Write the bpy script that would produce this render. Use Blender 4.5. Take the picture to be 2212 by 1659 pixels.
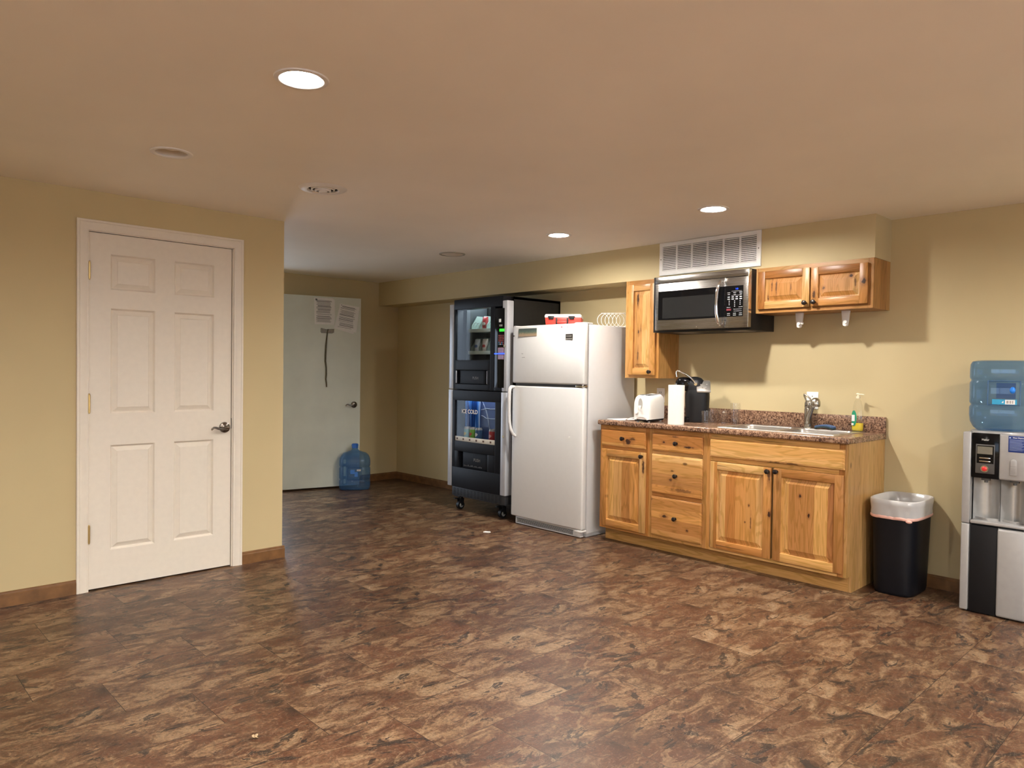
import bpy, bmesh, math, random
from mathutils import Vector, Matrix

# ------------------------------------------------------------------ scene, camera, world, exposure
for o in list(bpy.data.objects):
    bpy.data.objects.remove(o, do_unlink=True)
SC = bpy.context.scene
COL = SC.collection
random.seed(7)

YAW, PITCH, ROLL = math.radians(45) + 0.0240, -0.019288, -0.013259
CAM_H = 1.2919
fw = Vector((math.cos(YAW), math.sin(YAW), 0)); rt = Vector((math.sin(YAW), -math.cos(YAW), 0)); up = Vector((0, 0, 1))
F = fw * math.cos(PITCH) + up * math.sin(PITCH)
U0 = up * math.cos(PITCH) - fw * math.sin(PITCH)
R = rt * math.cos(ROLL) - U0 * math.sin(ROLL)
U = U0 * math.cos(ROLL) + rt * math.sin(ROLL)
cam = bpy.data.cameras.new('camera'); camo = bpy.data.objects.new('camera', cam); COL.objects.link(camo)
cam.sensor_width = 36.0; cam.sensor_fit = 'HORIZONTAL'; cam.lens = 1565.616 / 2212 * 36.0
cam.clip_start = 0.05; cam.clip_end = 60
camo.matrix_world = Matrix(((R.x, U.x, -F.x, 0), (R.y, U.y, -F.y, 0), (R.z, U.z, -F.z, CAM_H), (0, 0, 0, 1)))
SC.camera = camo

SC.view_settings.view_transform = 'Standard'
SC.view_settings.look = 'None'
SC.view_settings.exposure = 0.0
SC.view_settings.gamma = 1.0
SC.view_settings.use_curve_mapping = False
SC.cycles.max_bounces = 10
SC.cycles.diffuse_bounces = 6
SC.cycles.glossy_bounces = 5
SC.cycles.transparent_max_bounces = 16
SC.cycles.transmission_bounces = 8
SC.cycles.sample_clamp_indirect = 8.0
SC.cycles.caustics_reflective = False
SC.cycles.caustics_refractive = False

world = bpy.data.worlds.new('daylight'); SC.world = world; world.use_nodes = True
world.node_tree.nodes['Background'].inputs[0].default_value = (0.68, 0.81, 1.0, 1)   # daylight outside the open back door and the added windows
world.node_tree.nodes['Background'].inputs[1].default_value = 5.0

LAMP_FILL = 7.5                 # extra strength of the unseen lamps added behind the camera for fill
LAMP = 1380.0                       # radiance of a lit recessed lamp
LAMP_COL = (1.0, 0.96, 0.90)

# ------------------------------------------------------------------ dimensions of the room
H = 2.2716; XK = 4.904; XS = 4.6387; SB = 2.0067; SR = 1.6846
YD = 4.618; XC = 2.262; YB = 7.099; XL = -3.2; YF = -3.4
CT = 0.9218

# ------------------------------------------------------------------ mesh builder
class MB:
    def __init__(s, M=None):
        s.bm = bmesh.new(); s.mi = 0; s.M = M
    def _merge(s, t):
        for f in t.faces: f.material_index = s.mi
        if s.M is not None: bmesh.ops.transform(t, matrix=s.M, verts=t.verts)
        me = bpy.data.meshes.new('tmp'); t.to_mesh(me); t.free()
        s.bm.from_mesh(me); bpy.data.meshes.remove(me)
        return s
    def box(s, x0, x1, y0, y1, z0, z1, bev=0.0, seg=2, M=None, cuts=None, fn=None):
        t = bmesh.new()
        bmesh.ops.create_cube(t, size=1.0)
        for v in t.verts:
            v.co = Vector(((x0 + x1) / 2 + v.co.x * (x1 - x0), (y0 + y1) / 2 + v.co.y * (y1 - y0), (z0 + z1) / 2 + v.co.z * (z1 - z0)))
        if bev > 0:
            bev = min(bev, 0.49 * min(abs(x1 - x0), abs(y1 - y0), abs(z1 - z0)))
            bmesh.ops.bevel(t, geom=list(t.edges), offset=bev, segments=seg, profile=0.5, affect='EDGES')
        if cuts:
            for ax, vals in cuts.items():
                no = Vector((ax == 'x', ax == 'y', ax == 'z'))
                for c in vals:
                    bmesh.ops.bisect_plane(t, geom=t.verts[:] + t.edges[:] + t.faces[:], plane_co=no * c, plane_no=no)
        if fn:
            for v in t.verts: v.co = Vector(fn(v.co))
        if M is not None: bmesh.ops.transform(t, matrix=M, verts=t.verts)
        return s._merge(t)
    def cyl(s, p0, p1, r0, r1=None, n=24, caps=True):
        t = bmesh.new(); r1 = r0 if r1 is None else r1
        p0, p1 = Vector(p0), Vector(p1); d = p1 - p0
        bmesh.ops.create_cone(t, cap_ends=caps, cap_tris=False, segments=n, radius1=r0, radius2=r1, depth=d.length)
        q = Vector((0, 0, 1)).rotation_difference(d.normalized()).to_matrix().to_4x4()
        bmesh.ops.transform(t, matrix=Matrix.Translation((p0 + p1) / 2) @ q, verts=t.verts)
        return s._merge(t)
    def sphere(s, c, r, sx=1, sy=1, sz=1, n=20):
        t = bmesh.new(); bmesh.ops.create_uvsphere(t, u_segments=n, v_segments=max(8, n // 2), radius=r)
        for v in t.verts: v.co = Vector((c[0] + v.co.x * sx, c[1] + v.co.y * sy, c[2] + v.co.z * sz))
        return s._merge(t)
    def loft(s, rings, close=True, cap0=False, cap1=False, flip=False):
        t = bmesh.new(); vs = [[t.verts.new(p) for p in r] for r in rings]
        n = len(vs[0]); m = n if close else n - 1
        for a, b in zip(vs, vs[1:]):
            for i in range(m):
                j = (i + 1) % n
                q = [a[i], a[j], b[j], b[i]]
                if flip: q.reverse()
                t.faces.new(q)
        if cap0: t.faces.new(vs[0] if flip else list(reversed(vs[0])))
        if cap1: t.faces.new(list(reversed(vs[-1])) if flip else vs[-1])
        bmesh.ops.remove_doubles(t, verts=t.verts, dist=1e-6)
        return s._merge(t)
    def lathe(s, c, prof, n=32, cap0=False, cap1=False, sx=1.0, sy=1.0, p=2.0, rot=0.0):
        """prof: (radius, z); superellipse exponent p, scaled sx, sy"""
        rings = []
        for r, z in prof:
            ring = []
            for i in range(n):
                a = 2 * math.pi * i / n; ca, sa = math.cos(a), math.sin(a)
                if p != 2.0:
                    k = (abs(ca) ** p + abs(sa) ** p) ** (-1.0 / p); ca *= k; sa *= k
                x, y = r * ca * sx, r * sa * sy
                ring.append((c[0] + x * math.cos(rot) - y * math.sin(rot), c[1] + x * math.sin(rot) + y * math.cos(rot), c[2] + z))
            rings.append(ring)
        return s.loft(rings, True, cap0, cap1)
    def tube(s, pts, r, n=10, caps=True, closed=False):
        pts = [Vector(p) for p in pts]; rr = r if isinstance(r, (list, tuple)) else [r] * len(pts)
        rings = []; prev = None; N = len(pts)
        for i, p in enumerate(pts):
            if closed: d = (pts[(i + 1) % N] - pts[i - 1]).normalized()
            else: d = (pts[min(i + 1, N - 1)] - pts[max(i - 1, 0)]).normalized()
            if prev is None:
                a = Vector((0, 0, 1)) if abs(d.z) < 0.9 else Vector((1, 0, 0)); u = d.cross(a).normalized()
            else: u = (prev - d * prev.dot(d)).normalized()
            prev = u; w = d.cross(u)
            rings.append([p + (u * math.cos(2 * math.pi * k / n) + w * math.sin(2 * math.pi * k / n)) * rr[i] for k in range(n)])
        if closed: rings.append(rings[0])
        return s.loft(rings, True, caps and not closed, caps and not closed)
    def prism(s, poly, axis, lo, hi, bev=0.0):
        """poly of 2D points extruded along axis ('x': (y,z) ; 'y': (x,z) ; 'z': (x,y))"""
        def P(a, b, c): return {'x': (c, a, b), 'y': (a, c, b), 'z': (a, b, c)}[axis]
        t = bmesh.new()
        lo_v = [t.verts.new(P(a, b, lo)) for a, b in poly]; hi_v = [t.verts.new(P(a, b, hi)) for a, b in poly]
        t.faces.new(lo_v); t.faces.new(list(reversed(hi_v))); n = len(poly)
        for i in range(n):
            j = (i + 1) % n; t.faces.new([lo_v[j], lo_v[i], hi_v[i], hi_v[j]])
        bmesh.ops.recalc_face_normals(t, faces=t.faces)
        if bev > 0: bmesh.ops.bevel(t, geom=list(t.edges), offset=bev, segments=2, profile=0.5, affect='EDGES')
        return s._merge(t)
    def quad(s, *p):
        t = bmesh.new(); t.faces.new([t.verts.new(q) for q in p]); return s._merge(t)
    def relief(s, u0, u1, v0, v1, steps, P, mis=None, fill=True):
        """nested rectangles (inset, depth) from the outside in; P(u, v, depth) -> point"""
        t = bmesh.new(); rings = []
        for ins, d in steps:
            rings.append([t.verts.new(P(a, b, d)) for a, b in ((u0 + ins, v0 + ins), (u1 - ins, v0 + ins), (u1 - ins, v1 - ins), (u0 + ins, v1 - ins))])
        fs = []
        for a, b in zip(rings, rings[1:]):
            for i in range(4):
                j = (i + 1) % 4; t.faces.new([a[i], a[j], b[j], b[i]])
        if fill: t.faces.new(rings[-1])
        return s._merge(t)

OFF = {}
def _finish(o, mb, mats, off, angle, recalc=True):
    bm = mb.bm
    bmesh.ops.translate(bm, vec=-Vector(off), verts=bm.verts)
    if recalc: bmesh.ops.recalc_face_normals(bm, faces=bm.faces)
    bm.to_mesh(o.data); bm.free()
    for m in (mats if isinstance(mats, (list, tuple)) else [mats]): o.data.materials.append(m)
    if angle:
        for p in o.data.polygons: p.use_smooth = True
        o.data.set_sharp_from_angle(angle=math.radians(angle))

def thing(name, label, cat, loc=(0, 0, 0), rotz=0.0, group=None, local=False):
    o = bpy.data.objects.new(name, None); COL.objects.link(o)
    o.location = loc; o.rotation_euler = (0, 0, rotz); o.empty_display_size = 0.1
    o['label'] = label; o['category'] = cat
    if group: o['group'] = group
    OFF[o.name] = (0, 0, 0) if (local or rotz) else tuple(loc)
    return o
def part(name, mb, mats, parent, label=None, angle=35, recalc=True):
    o = bpy.data.objects.new(name, bpy.data.meshes.new(name)); COL.objects.link(o)
    off = OFF[parent.name]; OFF[o.name] = off
    _finish(o, mb, mats, off, angle, recalc); o.parent = parent
    if label: o['label'] = label
    return o
def solo(name, mb, mats, label, cat, loc=(0, 0, 0), rotz=0.0, group=None, local=False, angle=35):
    o = bpy.data.objects.new(name, bpy.data.meshes.new(name)); COL.objects.link(o)
    off = (0, 0, 0) if (local or rotz) else tuple(loc); OFF[o.name] = off
    _finish(o, mb, mats, off, angle); o.location = loc; o.rotation_euler = (0, 0, rotz)
    o['label'] = label; o['category'] = cat
    if group: o['group'] = group
    return o
def struct(name, mb, mats, loc=(0, 0, 0), rotz=0.0, parent=None, angle=30, local=False, recalc=True):
    if parent is not None: return part(name, mb, mats, parent, angle=angle)
    o = bpy.data.objects.new(name, bpy.data.meshes.new(name)); COL.objects.link(o)
    off = (0, 0, 0) if (local or rotz) else tuple(loc); OFF[o.name] = off
    _finish(o, mb, mats, off, angle, recalc); o.location = loc; o.rotation_euler = (0, 0, rotz); o['kind'] = 'structure'
    return o
def copy_tree(o, parent=None):
    c = o.copy(); COL.objects.link(c); c.parent = parent; OFF[c.name] = OFF[o.name]
    for ch in list(o.children): copy_tree(ch, c)
    return c
def text(name, body, size, M, mat, parent, ext=0.0004, align='CENTER', sx=1.0, off=0.0):
    cu = bpy.data.curves.new('t', 'FONT'); cu.body = body; cu.size = size; cu.extrude = ext
    cu.align_x = align; cu.align_y = 'CENTER'; cu.offset = off
    to = bpy.data.objects.new('t', cu); COL.objects.link(to)
    dg = bpy.context.evaluated_depsgraph_get(); dg.update()
    me = bpy.data.meshes.new_from_object(to.evaluated_get(dg))
    bpy.data.objects.remove(to, do_unlink=True); bpy.data.curves.remove(cu)
    o = bpy.data.objects.new(name, me); me.name = name; COL.objects.link(o)
    off_ = OFF[parent.name]; OFF[o.name] = off_
    me.transform(Matrix.Translation(-Vector(off_)) @ M @ Matrix.Diagonal((sx, 1, 1, 1)))
    me.materials.clear(); me.materials.append(mat); o.parent = parent
    return o
def face_x(x, y, z):      # lettering that faces -X (read from the room towards the kitchen wall)
    return Matrix(((0, 0, -1, x), (-1, 0, 0, y), (0, 1, 0, z), (0, 0, 0, 1)))
def face_y(x, y, z):      # lettering that faces -Y
    return Matrix(((1, 0, 0, x), (0, 0, -1, y), (0, 1, 0, z), (0, 0, 0, 1)))

# ------------------------------------------------------------------ materials
def new_mat(name):
    m = bpy.data.materials.new(name); m.use_nodes = True; nt = m.node_tree; nt.nodes.clear()
    out = nt.nodes.new('ShaderNodeOutputMaterial')
    return m, nt, out
class G:
    """tiny node-graph helper"""
    def __init__(s, nt): s.nt = nt
    def n(s, typ, **kw):
        x = s.nt.nodes.new(typ)
        for k, v in kw.items(): setattr(x, k, v)
        return x
    def l(s, a, b): s.nt.links.new(a, b)
    def setin(s, sock, v):
        if hasattr(v, 'is_output'): s.l(v, sock)
        else: sock.default_value = v
    def math(s, op, a, b=None, c=None, clamp=False):
        x = s.n('ShaderNodeMath', operation=op, use_clamp=clamp); s.setin(x.inputs[0], a)
        if b is not None: s.setin(x.inputs[1], b)
        if c is not None: s.setin(x.inputs[2], c)
        return x.outputs[0]
    def comb(s, a, b, c):
        x = s.n('ShaderNodeCombineXYZ'); s.setin(x.inputs[0], a); s.setin(x.inputs[1], b); s.setin(x.inputs[2], c); return x.outputs[0]
    def sep(s, v):
        x = s.n('ShaderNodeSeparateXYZ'); s.l(v, x.inputs[0]); return x.outputs
    def noise(s, vec, scale=5, detail=2, rough=0.5, dist=0.0):
        x = s.n('ShaderNodeTexNoise'); x.inputs['Scale'].default_value = scale; x.inputs['Detail'].default_value = detail
        x.inputs['Roughness'].default_value = rough; x.inputs['Distortion'].default_value = dist
        if vec is not None: s.l(vec, x.inputs['Vector'])
        return x.outputs['Fac']
    def white(s, v):
        x = s.n('ShaderNodeTexWhiteNoise', noise_dimensions='1D'); s.setin(x.inputs['W'], v); return x.outputs['Value']
    def ramp(s, f, stops, interp='LINEAR'):
        x = s.n('ShaderNodeValToRGB'); cr = x.color_ramp; cr.interpolation = interp
        while len(cr.elements) > 1: cr.elements.remove(cr.elements[-1])
        for i, (p, c) in enumerate(stops):
            e = cr.elements[0] if i == 0 else cr.elements.new(p)
            e.position = p; e.color = tuple(c) + (1,) if len(c) == 3 else c
        s.l(f, x.inputs[0]); return x.outputs[0]
    def mix(s, f, a, b, mode='MIX'):
        x = s.n('ShaderNodeMix', data_type='RGBA', blend_type=mode); s.setin(x.inputs[0], f)
        for k, v in ((6, a), (7, b)):
            if isinstance(v, (tuple, list)): x.inputs[k].default_value = tuple(v) + (1,) if len(v) == 3 else v
            else: s.l(v, x.inputs[k])
        return x.outputs[2]
    def mapr(s, v, a, b, c=0.0, d=1.0, smooth=True):
        x = s.n('ShaderNodeMapRange', interpolation_type='SMOOTHSTEP' if smooth else 'LINEAR')
        s.l(v, x.inputs[0])
        for i, q in enumerate((a, b, c, d)): x.inputs[i + 1].default_value = q
        return x.outputs[0]
    def obj(s):
        return s.n('ShaderNodeTexCoord').outputs['Object']
    def rnd(s):
        return s.n('ShaderNodeObjectInfo').outputs['Random']
    def bump(s, h, strength=0.2, dist=0.01):
        x = s.n('ShaderNodeBump'); x.inputs['Strength'].default_value = strength; x.inputs['Distance'].default_value = dist
        s.l(h, x.inputs['Height']); return x.outputs[0]
    def bsdf(s, out, color, rough=0.5, metal=0.0, normal=None, spec=0.5, coat=0.0, **kw):
        b = s.n('ShaderNodeBsdfPrincipled')
        for nm, v in (('Base Color', color), ('Roughness', rough), ('Metallic', metal), ('Specular IOR Level', spec), ('Coat Weight', coat)):
            if isinstance(v, (tuple, list)): b.inputs[nm].default_value = tuple(v) + (1,)
            else: s.setin(b.inputs[nm], v)
        for k, v in kw.items(): b.inputs[k.replace('_', ' ')].default_value = v
        if normal is not None: s.l(normal, b.inputs['Normal'])
        s.l(b.outputs[0], out.inputs[0]); return b

def plain(name, color, rough=0.5, metal=0.0, spec=0.5, var=0.04, scale=30.0, bump=0.0, bscale=200.0, coat=0.0):
    m, nt, out = new_mat(name); g = G(nt); v = g.obj()
    n = g.noise(v, scale, 3)
    f = g.mapr(n, 0.3, 0.7, 1 - var, 1 + var, False)
    c = g.mix(1.0, color, g.comb(f, f, f), 'MULTIPLY')
    nor = g.bump(g.noise(v, bscale, 2), bump, 0.002) if bump else None
    g.bsdf(out, c, rough, metal, nor, spec, coat)
    return m
def emit(name, color, strength):
    m, nt, out = new_mat(name); e = nt.nodes.new('ShaderNodeEmission')
    e.inputs[0].default_value = tuple(color) + (1,); e.inputs[1].default_value = strength
    nt.links.new(e.outputs[0], out.inputs[0]); return m
def clear_mat(name, tint, gloss=0.06, body=None, body_f=0.0, rough=0.03, gk=0.8):
    """thin clear or tinted plastic/glass: tinted see-through, fresnel gloss, some milky body"""
    m, nt, out = new_mat(name); g = G(nt)
    tr = g.n('ShaderNodeBsdfTransparent'); tr.inputs[0].default_value = tuple(tint) + (1,)
    gl = g.n('ShaderNodeBsdfGlossy'); gl.inputs['Roughness'].default_value = rough; gl.inputs[0].default_value = (1, 1, 1, 1)
    lw = g.n('ShaderNodeLayerWeight'); lw.inputs[0].default_value = 0.35
    lf = g.n('ShaderNodeLayerWeight'); lf.inputs[0].default_value = 0.5
    f = g.math('MULTIPLY_ADD', g.math('POWER', lf.outputs['Facing'], 5.0), gk, gloss * .6, clamp=True)
    sh = tr.outputs[0]
    if body is not None:
        df = g.n('ShaderNodeBsdfDiffuse'); df.inputs[0].default_value = tuple(body) + (1,)
        mx0 = g.n('ShaderNodeMixShader')
        bf = g.math('MULTIPLY_ADD', lw.outputs['Facing'], body_f, body_f, clamp=True)
        g.l(bf, mx0.inputs[0]); g.l(tr.outputs[0], mx0.inputs[1]); g.l(df.outputs[0], mx0.inputs[2]); sh = mx0.outputs[0]
    mx = g.n('ShaderNodeMixShader'); g.l(f, mx.inputs[0]); g.l(sh, mx.inputs[1]); g.l(gl.outputs[0], mx.inputs[2])
    g.l(mx.outputs[0], out.inputs[0]); return m

def wood(name, axis='Z', stave=0.07, lightness=1.0, base=(0, 0, 0), knots=(), streak=0.45, spread=1.0, tint=(1.03, .97, .86)):
    m, nt, out = new_mat(name); g = G(nt)
    raw = g.obj(); x, y, z = g.sep(raw)[:3]; r = g.rnd()
    xy = g.math('ADD', x, y)
    if axis == 'Z': ac, al = xy, z
    else: ac, al = g.math('ADD', z, g.math('MULTIPLY', x, 0.7)), y
    wob = g.math('MULTIPLY', g.math('SUBTRACT', g.noise(g.comb(g.math('MULTIPLY', al, 1.5), r, 0.0), 1.0, 1), 0.5), 0.012)
    st = g.math('FLOOR', g.math('DIVIDE', g.math('ADD', g.math('ADD', ac, wob), g.math('MULTIPLY', r, 3.1)), stave))
    wn = g.white(g.math('ADD', st, g.math('MULTIPLY', r, 61.7)))
    L = lightness
    def c(a, b, d): return (a * L * tint[0], b * L * tint[1], d * L * tint[2])
    S = spread
    col = g.ramp(wn, [(0.0, c(.60, .310, .108)), (0.26, c(.44, .19, .054)), (0.50, c(.66 , .39, .15)), (0.74, c(.34, .135, .036)), (1.0, c(.76, .49, .22))])
    if S < 1: col = g.mix(1 - S, col, c(.55, .315, .122))
    off = g.math('ADD', g.math('MULTIPLY', wn, 17.0), g.math('MULTIPLY', r, 97.0))
    v1 = g.comb(g.math('MULTIPLY', ac, 9.0), g.math('MULTIPLY', al, 1.1), off)
    n1 = g.noise(v1, 1.0, 3, 0.5, 0.4)
    ring = g.math('SINE', g.math('MULTIPLY', n1, 75.0))
    rl = g.mapr(ring, 0.1, 1.0, 1.0, 0.80)
    v2 = g.comb(g.math('MULTIPLY', ac, 160.0), g.math('MULTIPLY', al, 5.0), off)
    n2 = g.mapr(g.noise(v2, 1.0, 3, 0.6), 0.3, 0.7, 0.86, 1.10, False)
    k = g.math('MULTIPLY', rl, n2)
    col = g.mix(1.0, col, g.comb(k, k, g.math('MULTIPLY', k, k)), 'MULTIPLY')
    # heartwood streaks
    v3 = g.comb(g.math('MULTIPLY', ac, 12.0), g.math('MULTIPLY', al, 0.9), g.math('ADD', off, 5.5))
    hs = g.mapr(g.noise(v3, 1.0, 2, 0.5, 0.6), 0.60, 0.74, 0.0, streak)
    col = g.mix(hs, col, c(.235, .095, .032))
    # mineral lines
    v4 = g.comb(g.math('MULTIPLY', ac, 55.0), g.math('MULTIPLY', al, 1.6), g.math('ADD', off, 11.0))
    ml = g.mapr(g.noise(v4, 1.0, 2, 0.5, 0.3), 0.69, 0.75, 0.0, 0.75)
    col = g.mix(ml, col, c(.10, .04, .016))
    # scattered pin knots
    vo = g.n('ShaderNodeTexVoronoi'); vo.inputs['Scale'].default_value = 1.0
    g.l(g.comb(g.math('MULTIPLY', ac, 6.0), g.math('MULTIPLY', al, 3.0), g.math('MULTIPLY', r, 40.0)), vo.inputs['Vector'])
    col = g.mix(g.mapr(vo.outputs['Distance'], 0.075, 0.03, 0.0, 0.8), col, c(.07, .028, .012))
    # knots at known places: (across, along-z, half sizes, strength)
    wv = g.math('MULTIPLY', g.math('SUBTRACT', g.noise(raw, 45.0, 3, 0.6), 0.5), 1.7)
    for (ky, kz, ry, rz, sg) in knots:
        a = g.math('DIVIDE', g.math('SUBTRACT', y, ky - base[1]), ry)
        b = g.math('DIVIDE', g.math('SUBTRACT', z, kz - base[2]), rz)
        d = g.math('SQRT', g.math('ADD', g.math('MULTIPLY', a, a), g.math('MULTIPLY', b, b)))
        d = g.math('ADD', d, wv)
        col = g.mix(g.mapr(d, 2.2, 0.9, 0.0, 0.55 * sg), col, c(.25, .10, .035))
        col = g.mix(g.mapr(d, 1.0, 0.55, 0.0, sg), col, c(.045, .018, .010))
    g.bsdf(out, col, 0.36, 0.0, g.bump(k, 0.06, 0.002), 0.45)
    return m

FLOOR_K = 0.40
def floor_mat():
    m, nt, out = new_mat('slate_vinyl_tile'); g = G(nt)
    x, y, z = g.sep(g.obj())[:3]
    PY, PX = 0.3264, 0.655
    ry = g.math('DIVIDE', g.math('SUBTRACT', y, 2.586), PY); row = g.math('FLOOR', ry); fy = g.math('SUBTRACT', ry, row)
    sx = g.math('SUBTRACT', g.math('SUBTRACT', x, 0.398), g.math('MULTIPLY', row, -0.2365))
    rx = g.math('DIVIDE', sx, PX); colm = g.math('FLOOR', rx); fx = g.math('SUBTRACT', rx, colm)
    tid = g.math('ADD', g.math('MULTIPLY', row, 17.31), g.math('MULTIPLY', colm, 5.77))
    w = g.white(tid); w2 = g.white(g.math('ADD', tid, 91.3)); w3 = g.white(g.math('ADD', tid, 37.7))
    fxm = g.math('MULTIPLY', fx, PX); fym = g.math('MULTIPLY', fy, PY)
    # streaks lean a little across each tile
    qx = g.math('ADD', fxm, g.math('MULTIPLY', fym, 0.55)); qy = g.math('SUBTRACT', fym, g.math('MULTIPLY', fxm, 0.10))
    po = g.math('FLOOR', g.math('MULTIPLY', w, 9.0))          # a handful of print motifs that recur
    base = g.comb(g.math('MULTIPLY', qx, 1.0), g.math('MULTIPLY', qy, 2.1), g.math('MULTIPLY', po, 7.3))
    n1 = g.noise(base, 4.0, 12, 0.66, 1.1)
    n1 = g.math('ADD', n1, g.math('MULTIPLY', g.math('SUBTRACT', w2, 0.5), 0.06))
    col = g.ramp(n1, [(0.28, (.045, .033, .028)), (0.36, (.095, .056, .039)), (0.43, (.170, .092, .058)), (0.495, (.235, .132, .080)), (0.535, (.30, .185, .110)), (0.565, (.42, .275, .165)), (0.63, (.52, .37, .235)), (0.72, (.58, .44, .30))])
    n2 = g.noise(g.comb(qx, qy, g.math('ADD', g.math('MULTIPLY', po, 3.1), 50.0)), 3.1, 8, 0.62, 1.2)
    col = g.mix(g.mapr(n2, 0.50, 0.60, 0.0, 0.70), col, (.195, .086, .050))
    n6 = g.noise(g.comb(qx, g.math('MULTIPLY', qy, 1.5), g.math('ADD', g.math('MULTIPLY', po, 4.7), 33.0)), 6.0, 10, 0.68, 1.4)
    col = g.mix(g.mapr(n6, 0.555, 0.585, 0.0, 0.62), col, (.45, .305, .185))
    # charcoal slate patches, sharp edged
    n4 = g.noise(g.comb(g.math('MULTIPLY', qx, 1.0), g.math('MULTIPLY', qy, 1.9), g.math('ADD', g.math('MULTIPLY', po, 5.9), 20.0)), 4.6, 9, 0.64, 1.6)
    col = g.mix(g.mapr(n4, 0.575, 0.598, 0.0, 0.90), col, (.060, .046, .040))
    # pale and dark veins
    n5 = g.noise(g.comb(qx, g.math('MULTIPLY', qy, 1.6), g.math('ADD', g.math('MULTIPLY', po, 2.3), 70.0)), 6.5, 8, 0.65, 1.8)
    ve = g.mapr(g.math('ABSOLUTE', g.math('SUBTRACT', n5, 0.5)), 0.010, 0.0, 0.0, 0.50)
    col = g.mix(ve, col, (.56, .43, .30))
    vd = g.mapr(g.math('ABSOLUTE', g.math('SUBTRACT', n5, 0.565)), 0.010, 0.0, 0.0, 0.65)
    col = g.mix(vd, col, (.055, .036, .028))
    nf = g.noise(g.obj(), 75.0, 6, 0.75)
    ff = g.mapr(nf, 0.3, 0.7, 0.45, 1.55, False)
    col = g.mix(1.0, col, g.comb(ff, ff, ff), 'MULTIPLY')
    tv = g.math('MULTIPLY', g.math('ADD', 0.84, g.math('MULTIPLY', w3, 0.32)), FLOOR_K)
    col = g.mix(1.0, col, g.comb(g.math('MULTIPLY', tv, 1.08), g.math('MULTIPLY', tv, .97), g.math('MULTIPLY', tv, .86)), 'MULTIPLY')
    ex = g.math('MINIMUM', fxm, g.math('SUBTRACT', PX, fxm)); ey = g.math('MINIMUM', fym, g.math('SUBTRACT', PY, fym))
    e = g.math('MINIMUM', ex, ey)
    seam = g.mapr(e, 0.0020, 0.0006, 0.0, 0.85)
    col = g.mix(seam, col, (.02, .012, .009))
    rough = g.mapr(nf, 0.3, 0.7, 0.30, 0.46, False)
    hgt = g.math('ADD', g.math('MULTIPLY', n1, 0.6), g.math('MULTIPLY', nf, 0.35))
    hgt = g.math('SUBTRACT', hgt, g.math('MULTIPLY', seam, 0.5))
    g.bsdf(out, col, rough, 0.0, g.bump(hgt, 0.22, 0.004), 0.32)
    return m

def granite_mat():
    m, nt, out = new_mat('speckled_laminate'); g = G(nt); v = g.obj()
    n1 = g.noise(v, 95.0, 4, 0.75, 0.6); n2 = g.noise(v, 38.0, 3, 0.6, 0.5)
    f = g.math('ADD', g.math('MULTIPLY', n1, 0.75), g.math('MULTIPLY', n2, 0.25))
    col = g.ramp(f, [(0.36, (.022, .012, .009)), (0.44, (.085, .042, .026)), (0.50, (.21, .115, .072)), (0.56, (.34, .20, .125)), (0.64, (.50, .33, .22))])
    g.bsdf(out, col, 0.24, 0.0, None, 0.5); return m

def wall_mat(name, color):
    m, nt, out = new_mat(name); g = G(nt); v = g.obj()
    f = g.mapr(g.noise(v, 1.3, 3), 0.3, 0.7, 0.97, 1.03, False)
    c = g.mix(1.0, color, g.comb(f, f, f), 'MULTIPLY')
    g.bsdf(out, c, 0.62, 0.0, g.bump(g.noise(v, 260.0, 2), 0.10, 0.001), 0.30); return m

def brushed(name, color, rough=0.3, axis='Y'):
    m, nt, out = new_mat(name); g = G(nt); x, y, z = g.sep(g.obj())[:3]
    v = g.comb(g.math('MULTIPLY', x, 6.0), g.math('MULTIPLY', y, 3.0 if axis == 'Y' else 700.0), g.math('MULTIPLY', z, 700.0 if axis == 'Y' else 3.0))
    n = g.noise(v, 1.0, 2, 0.6)
    rr = g.mapr(n, 0.3, 0.7, rough * 0.8, rough * 1.25, False)
    f = g.mapr(n, 0.3, 0.7, 0.93, 1.05, False)
    g.bsdf(out, g.mix(1.0, color, g.comb(f, f, f), 'MULTIPLY'), rr, 1.0); return m

M_floor = floor_mat()
M_wall = wall_mat('tan_wall_paint', (.55, .45, .258))
M_ceil = wall_mat('ceiling_paint', (.92, .88, .80))
M_trimwhite = plain('white_trim_paint', (.77, .71, .615), 0.38, spec=0.4, var=0.02)
M_doorwhite = plain('white_door_paint', (.77, .71, .615), 0.42, spec=0.4, var=0.02, bump=0.05, bscale=120)
M_greydoor = plain('grey_green_door_paint', (.66, .68, .60), 0.45, spec=0.35, var=0.05, scale=4)
M_base = wood('stained_baseboard', 'Y', 0.5, 0.50, streak=0.5, tint=(1, .78, .6))
M_basex = plain('stained_baseboard_side', (.17, .082, .030), 0.38, var=0.25, scale=14)
M_granite = granite_mat()
M_brass = plain('brass', (.70, .52, .22), 0.28, 1.0)
M_nickel = plain('dark_nickel', (.20, .18, .155), 0.20, 1.0, var=0.08)
M_bronze = plain('oiled_bronze', (.028, .020, .016), 0.32, 0.6)
M_steel = brushed('brushed_steel', (.56, .54, .52), 0.26)
M_steel_d = brushed('brushed_steel_dark', (.33, .31, .29), 0.26)
M_chrome = plain('chrome', (.80, .80, .78), 0.10, 1.0, var=0.0)
M_sinksteel = brushed('sink_steel', (.62, .60, .57), 0.30)
M_white = plain('white_enamel', (.55, .54, .53), 0.30, var=0.01)
M_whitepl = plain('white_plastic', (.82, .80, .76), 0.34, var=0.01)
M_ventwhite = plain('white_grille_paint', (.80, .78, .75), 0.40, var=0.02)
M_black = plain('black_plastic', (.008, .008, .009), 0.42, var=0.1, spec=.3)
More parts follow.
